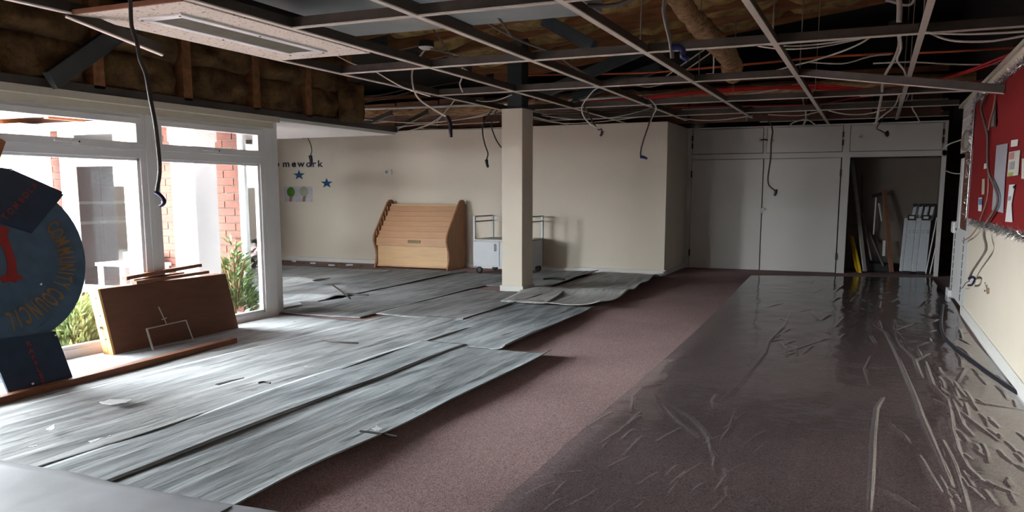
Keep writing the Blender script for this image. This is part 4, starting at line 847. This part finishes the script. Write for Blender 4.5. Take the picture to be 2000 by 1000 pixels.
cable('looping pale cable from the ceiling rose ending in dark tape left of the pillar', [(829, 98), (815, 118), (805, 140), (807, 170), (818, 193), (845, 212), (872, 228)], 9.0, r=.011, tape=[(872, 228), (879, 240), (880, 255), (881, 268)], name=H, tr=.030, tm=TAPEK)
cable('thin dark cable with frayed taped tip just left of the pillar', [(945, 240), (943, 262), (948, 285), (953, 300), (950, 312)], 12, r=.011, m=WIREK, tape=[(950, 312), (951, 320), (953, 327)], name=H, tm=TAPEK, tr=.028)
cable('short thin dark cable curling behind the pillar edge', [(960, 240), (963, 258), (970, 275), (979, 288)], 12, r=.010, m=WIREK, name=H)
cable('thin dark cable with a bright blue tip before the wall corner', [(1275, 205), (1268, 240), (1258, 270), (1252, 292), (1251, 305)], 11, r=.011, m=WIREK, tape=[(1251, 306), (1257, 307), (1264, 310)], name=H)
cable('short dark tail hanging under the grid right of the pillar', [(1165, 250), (1174, 252), (1176, 258)], 12, r=.012, m=WIREK, tape=[(1176, 256), (1175, 262), (1172, 265)], name=H, tm=TAPEK)
cable('thin cable with black tape dangling before the homework letters', [(585, 263), (592, 270), (600, 269), (606, 280), (609, 295), (606, 304)], 14, r=.009, m=WIREK, tape=[(606, 304), (608, 315), (606, 325)], name=H, tm=TAPEK, tr=.04)
cable('black taped cable end at the far left of the back wall', [(537, 255), (534, 285), (534, 315)], 14, r=.009, m=WIREK, tape=[(534, 314), (536, 325), (538, 335)], name=H, tm=TAPEK, tr=.035)
cable('dark cable hanging in front of the tall cupboard doors with taped end', [(1507, 245), (1506, 280), (1505, 310), (1500, 345), (1502, 362), (1514, 372)], 14, r=.013, m=WIREK, tape=[(1515, 370), (1515, 377), (1512, 382)], name=H, tm=TAPEK, tr=.032)
cable('thick grey cable with crumpled blue tape hanging right of centre', [(1293, -20), (1296, 20), (1303, 55), (1310, 85), (1313, 114)], 6, r=.016, m=mat('grey_sheath', (.17, .15, .135), .5), tape=[(1313, 92), (1326, 92), (1334, 100), (1332, 110), (1345, 116)], name=H, tr=.026)
cable('black taped tip hanging before the right hand top cupboard', [(1713, 248), (1720, 255), (1730, 260)], 15.5, r=.010, m=WIREK, tape=[(1736, 258), (1731, 261), (1735, 266)], name=H, tm=TAPEK, tr=.035)
cable('grey flexible cable snaking from the duct down to a tee bar', [(962, 20), (985, 50), (1000, 70), (1025, 83), (1058, 95), (1088, 107), (1110, 124), (1135, 140), (1155, 152), (1166, 168)], 7.5, 9.8, r=.013, m=mat('grey_sheath', (.17, .15, .135), .5))
cable('pale cable looping down from the grid right of the pillar', [(1166, 172), (1148, 190), (1138, 205), (1137, 220), (1148, 238), (1168, 251)], 10.5, r=.010, m=WIREW)
cable('pale vertical wire dropping to the wall top right of the pillar', [(1282, 210), (1274, 228), (1268, 247)], 12, r=.010, m=WIREW)
cable('thin pale wire sloping from the tile corner to a cross bar', [(655, 107), (690, 125), (725, 135), (750, 150), (790, 172), (840, 188)], 8, r=.007)
cable('pale crossing wire left of the pillar rising to the right', [(770, 262), (820, 250), (855, 232), (875, 212), (888, 195)], 11, r=.009)
cable('second pale crossing wire left of the pillar', [(828, 252), (850, 240), (868, 220), (876, 208)], 11.4, r=.008)
cable('sagging pale wire between the bars left of the pillar head', [(910, 190), (940, 198), (970, 196), (1000, 185)], 11, r=.008)
cable('long flat pale wire behind the grid left of the pillar', [(690, 232), (800, 240), (880, 236), (940, 225), (975, 212)], 13, r=.008)
cable('kinked white wire hanging from a main bar before the pillar head', [(903, 132), (902, 152), (898, 165), (904, 180)], 9.0, r=.009)
cable('dark wire sagging behind the grid at the bulkhead end', [(692, 187), (740, 186), (790, 175)], 12.5, r=.010, m=WIREK)
cable('dark slack wire crossing the void gable', [(690, 205), (760, 190), (850, 168), (900, 160)], 12.8, r=.010, m=WIREK)
for k, (dy, lab) in enumerate(((0, 'uppermost'), (4, 'middle'), (8, 'lowest'))):
    cable('%s grey cable of the bundle along the head of the back wall' % lab, [(690, 226+dy), (800, 225+dy), (920, 216+dy), (1100, 214+dy), (1300, 207+dy)], 14.3, r=.012, m=WIREG)
cable('orange cable running high across the void behind the pillar', [(1010, 147), (1080, 146), (1200, 144), (1280, 141), (1400, 131), (1500, 122), (1600, 112), (1745, 104)], 12.0, r=.016, m=WIREO)
cable('orange cable continuing right under the grid to the board', [(1785, 104), (1850, 101), (1920, 97), (1985, 93)], 10, r=.012, m=WIREO)
for k, (dy, lab) in enumerate(((-3, 'top'), (0, 'middle'), (3, 'bottom'))):
    cable('%s red cable of the red bundle sweeping along the grid' % lab, [(1125, 204+dy), (1240, 194+dy), (1330, 184+dy*.6), (1420, 176+dy), (1500, 172+dy*.4), (1600, 170+dy*1.3), (1690, 177+dy), (1760, 171+dy*.3)], 13.0, r=.016, m=WIRER)
cable('red cable rising from the bundle to the corner of the notice board', [(1760, 171), (1820, 158), (1890, 138), (1940, 118), (1982, 102)], 13.0, 9.0, r=.013, m=WIRER)
cable('lower red cable rising towards the notice board', [(1800, 163), (1860, 150), (1930, 128), (1975, 108)], 12.6, 9.2, r=.011, m=WIRER)
cable('thin red cable low above the cupboards', [(1310, 210), (1400, 208), (1500, 206), (1600, 203), (1660, 193), (1740, 182)], 14.6, r=.011, m=WIRER)
cable('pair partner thin red wire toward the right wall', [(1830, 168), (1880, 162), (1930, 155)], 12.8, r=.009, m=WIRER)
cable('white wire swagged under the second cross bar at right', [(1500, 87), (1545, 90), (1600, 86), (1660, 78), (1702, 72)], 8.4, r=.009)
cable('white wire swagged lower under the second cross bar at right', [(1480, 90), (1530, 96), (1600, 92), (1680, 76)], 8.8, r=.008)
cable('white wire descending left from the second cross bar', [(1700, 72), (1680, 85), (1640, 102), (1590, 118), (1550, 128), (1500, 142), (1445, 152), (1395, 150), (1345, 149)], 9.4, 11.5, r=.010)
cable('thin white wire joining the white bundle from the left', [(1575, 121), (1620, 124), (1655, 123), (1700, 110), (1740, 106)], 10.5, r=.009)
cable('straight white wire crossing the void at the far right', [(1705, 124), (1780, 121), (1850, 125), (1920, 126), (1968, 124)], 10.5, r=.010)
cable('double white wire along the cross bar at the far right', [(1805, 63), (1850, 66), (1920, 66), (2010, 61)], 7.6, r=.009)
cable('white wire sagging at the far right under the cross bar', [(1815, 64), (1845, 76), (1880, 81), (1940, 80), (2010, 68)], 8.0, r=.010)
cable('taut white wire slanting left of the lagged pipe bend', [(1288, 159), (1330, 128), (1376, 97)], 10.5, r=.009)
cable('second taut white wire slanting left of the lagged pipe bend', [(1308, 158), (1350, 130), (1394, 99)], 10.8, r=.009)
cable('white drop wire with connector under the lagged pipe', [(1393, 98), (1394, 120), (1393, 144)], 10.8, r=.009, tape=[(1380, 147), (1392, 146), (1400, 147)], tm=WHITE)
cable('white wire swagged over the second main bar', [(1190, 163), (1230, 164), (1262, 170), (1290, 165), (1345, 151)], 11.2, r=.009)
cable('slack white wire low above the left cupboard top', [(1322, 230), (1370, 235), (1420, 233), (1470, 226)], 14.6, r=.010)
cable('slack white wire low above the right cupboard top', [(1618, 216), (1650, 223), (1690, 223), (1730, 214)], 14.4, r=.010)
cable('long flat white wire just above the middle cupboard tops', [(1500, 224), (1560, 226), (1600, 218)], 14.8, r=.009)
cable('white slanting wire above the tall doors', [(1400, 195), (1440, 187), (1500, 178), (1560, 164)], 13, r=.012)
cable('white vertical cable dropping above the middle top cupboard door', [(1566, 170), (1568, 195), (1573, 215), (1574, 232)], 14.2, r=.012)
cable('knotted white cable loop on the cupboard top edge', [(1542, 250), (1545, 242), (1560, 236), (1574, 234), (1568, 246), (1574, 234), (1585, 238), (1596, 247)], 15.4, r=.012)
cable('bundled white cables dropping from the ceiling rose at right', [(1756, 68), (1757, 85), (1753, 100), (1744, 120), (1732, 140), (1724, 160), (1722, 185), (1717, 212), (1711, 242)], 8.5, 13.5, r=.018, m=WIREW)
cable('side strand of the white bundle under the ceiling rose', [(1758, 70), (1760, 95), (1752, 118), (1765, 136), (1770, 150)], 8.5, 9.5, r=.010)
cable('white cable curving down to the right hand top cupboard', [(1758, 172), (1754, 192), (1745, 210), (1722, 228), (1705, 243)], 13.8, r=.013)
cable('white cable dropping behind the right end main bar', [(1781, 172), (1781, 195), (1782, 212), (1790, 225), (1797, 240)], 14, r=.011)
cable('thin white wire trailing to the white wall head at right', [(1990, 95), (1965, 118), (1948, 140), (1925, 175)], 9, 11.2, r=.009)
cable('flat white wire passing above the tall doors to the right wall', [(1680, 188), (1760, 184), (1850, 180), (1905, 178)], 13, r=.009)
cable('thin white wire running low along the wall head left of the pillar', [(692, 247), (760, 238), (850, 244), (975, 238)], 14, r=.008)
cable('white wire rising before the wall head left of the pillar', [(752, 251), (840, 241), (930, 229), (975, 219)], 13.5, r=.008)
cable('low slack white wire right of the pillar head', [(1042, 232), (1100, 241), (1180, 237), (1290, 223)], 14, r=.008)
cable('upper slack white wire right of the pillar head', [(1042, 223), (1120, 233), (1200, 229), (1270, 212)], 13.6, r=.008)
cable('dark tangled wire above the lagged pipe right of the pillar', [(1098, 178), (1150, 171), (1180, 178), (1215, 186), (1255, 193)], 12.6, r=.009, m=WIREK)
cable('pale short cable running right from the ceiling rose', [(840, 95), (870, 102), (900, 109), (922, 122)], 9.0, r=.010, m=WIREG)
cable('brown cable dropping behind the ceiling rose from the duct', [(846, 58), (868, 88), (885, 112), (912, 122)], 9.3, r=.011, m=WIREG)
cable('dark cable lying over the flat duct', [(845, 0), (880, 8), (905, 13), (925, 25), (960, 50), (1000, 72)], 7.4, 8.4, r=.012, m=WIREG)
# right wall cables
D = 'wall_cable'
cable('thick dark cable hanging down the red board to a blue taped end', [(1927, 183), (1919, 200), (1917, 215), (1923, 240), (1929, 265), (1929, 300), (1931, 335), (1945, 370), (1949, 392), (1940, 415), (1925, 438), (1922, 460), (1926, 478), (1924, 492), (1911, 512), (1898, 532), (1893, 546)], XR-.07, r=.013, m=WIREG, tape=[(1893, 544), (1899, 541), (1904, 545), (1899, 556), (1891, 557)], ax='x', name=D, tr=.016)
cable('thin pink cable beside the thick cable on the red board', [(1945, 185), (1940, 215), (1934, 235), (1930, 262), (1928, 300), (1931, 345), (1928, 390), (1916, 425), (1908, 445), (1895, 462), (1880, 471)], XR-.055, r=.008, m=mat('pinkish_cable', (.42, .24, .20), .5), ax='x', name=D)
cable('frayed wire tails below the blue taped end', [(1893, 549), (1886, 553), (1880, 562), (1875, 563)], XR-.07, r=.005, m=WIREK, ax='x', name=D)
cable('white cable from the cupboard side to the cable coil', [(1842, 290), (1855, 281), (1872, 275), (1885, 270)], 13.5, 12.6, r=.009)
cable('white cable sagging from the cupboard side up to the red board', [(1846, 333), (1860, 338), (1877, 339), (1895, 333), (1915, 312), (1932, 280)], 14.5, 11.4, r=.009)
cl = MB(); cc = at(1893, 275, 'x', XR-.03)
for k in range(3):
    e = k*.012; cl.tube([cc+Vector((-.02-.01*k, (.50+e)*math.cos(a)+.03*k, (.115+e*.4)*math.sin(a)+.006*k)) for a in [2*math.pi*j/16 for j in range(17)]], .007, 5, sub=2)
tag(cl.build('cable_coil', mat('beige_cable', (.45, .38, .29), .5), None), 'coil of beige cable hanging on the white wall head left of the red board', 'cable')
cable('dark cable lying under the film along the right wall', [(1842, 596), (1838, 630), (1843, 655), (1860, 675), (1895, 702), (1940, 735), (1985, 765), (2010, 782)], .022, ax='z', r=.018, m=mat('navy_cable', (.02, .018, .03), .4), name='floor_cable')
# ceiling roses
def rose(label, p, r, m):
    t = thing('ceiling_rose', label, 'ceiling rose', p); p = Vector(p)
    MB().lathe(p, [(0, -.03), (r*.6, -.03), (r, -.005), (r, .0)], 16).build('cover', m, t)
    MB().lathe(p, [(r*1.1, 0), (r*1.1, .07), (r*.9, .075)], 16).build('back_plate', BLACK, t)
rose('white ceiling rose with dark back box above the looping cable', at(832, 92, 'y', 9.0), .09, PAPERW)
rose('white ceiling rose on the cable bundle at upper right', at(1755, 58, 'y', 8.3), .075, WIREW)
pipe([at(1752, -15, 'y', 8.2), at(1757, 10, 'y', 8.2), at(1756, 43, 'y', 8.2)], .024, WIREW, 'short white conduit drop above the ceiling rose at upper right')
cable('curling white cable beside the short conduit drop', [(1730, 0), (1748, 5), (1765, 10), (1780, 8), (1787, -6)], 8.2, r=.012)
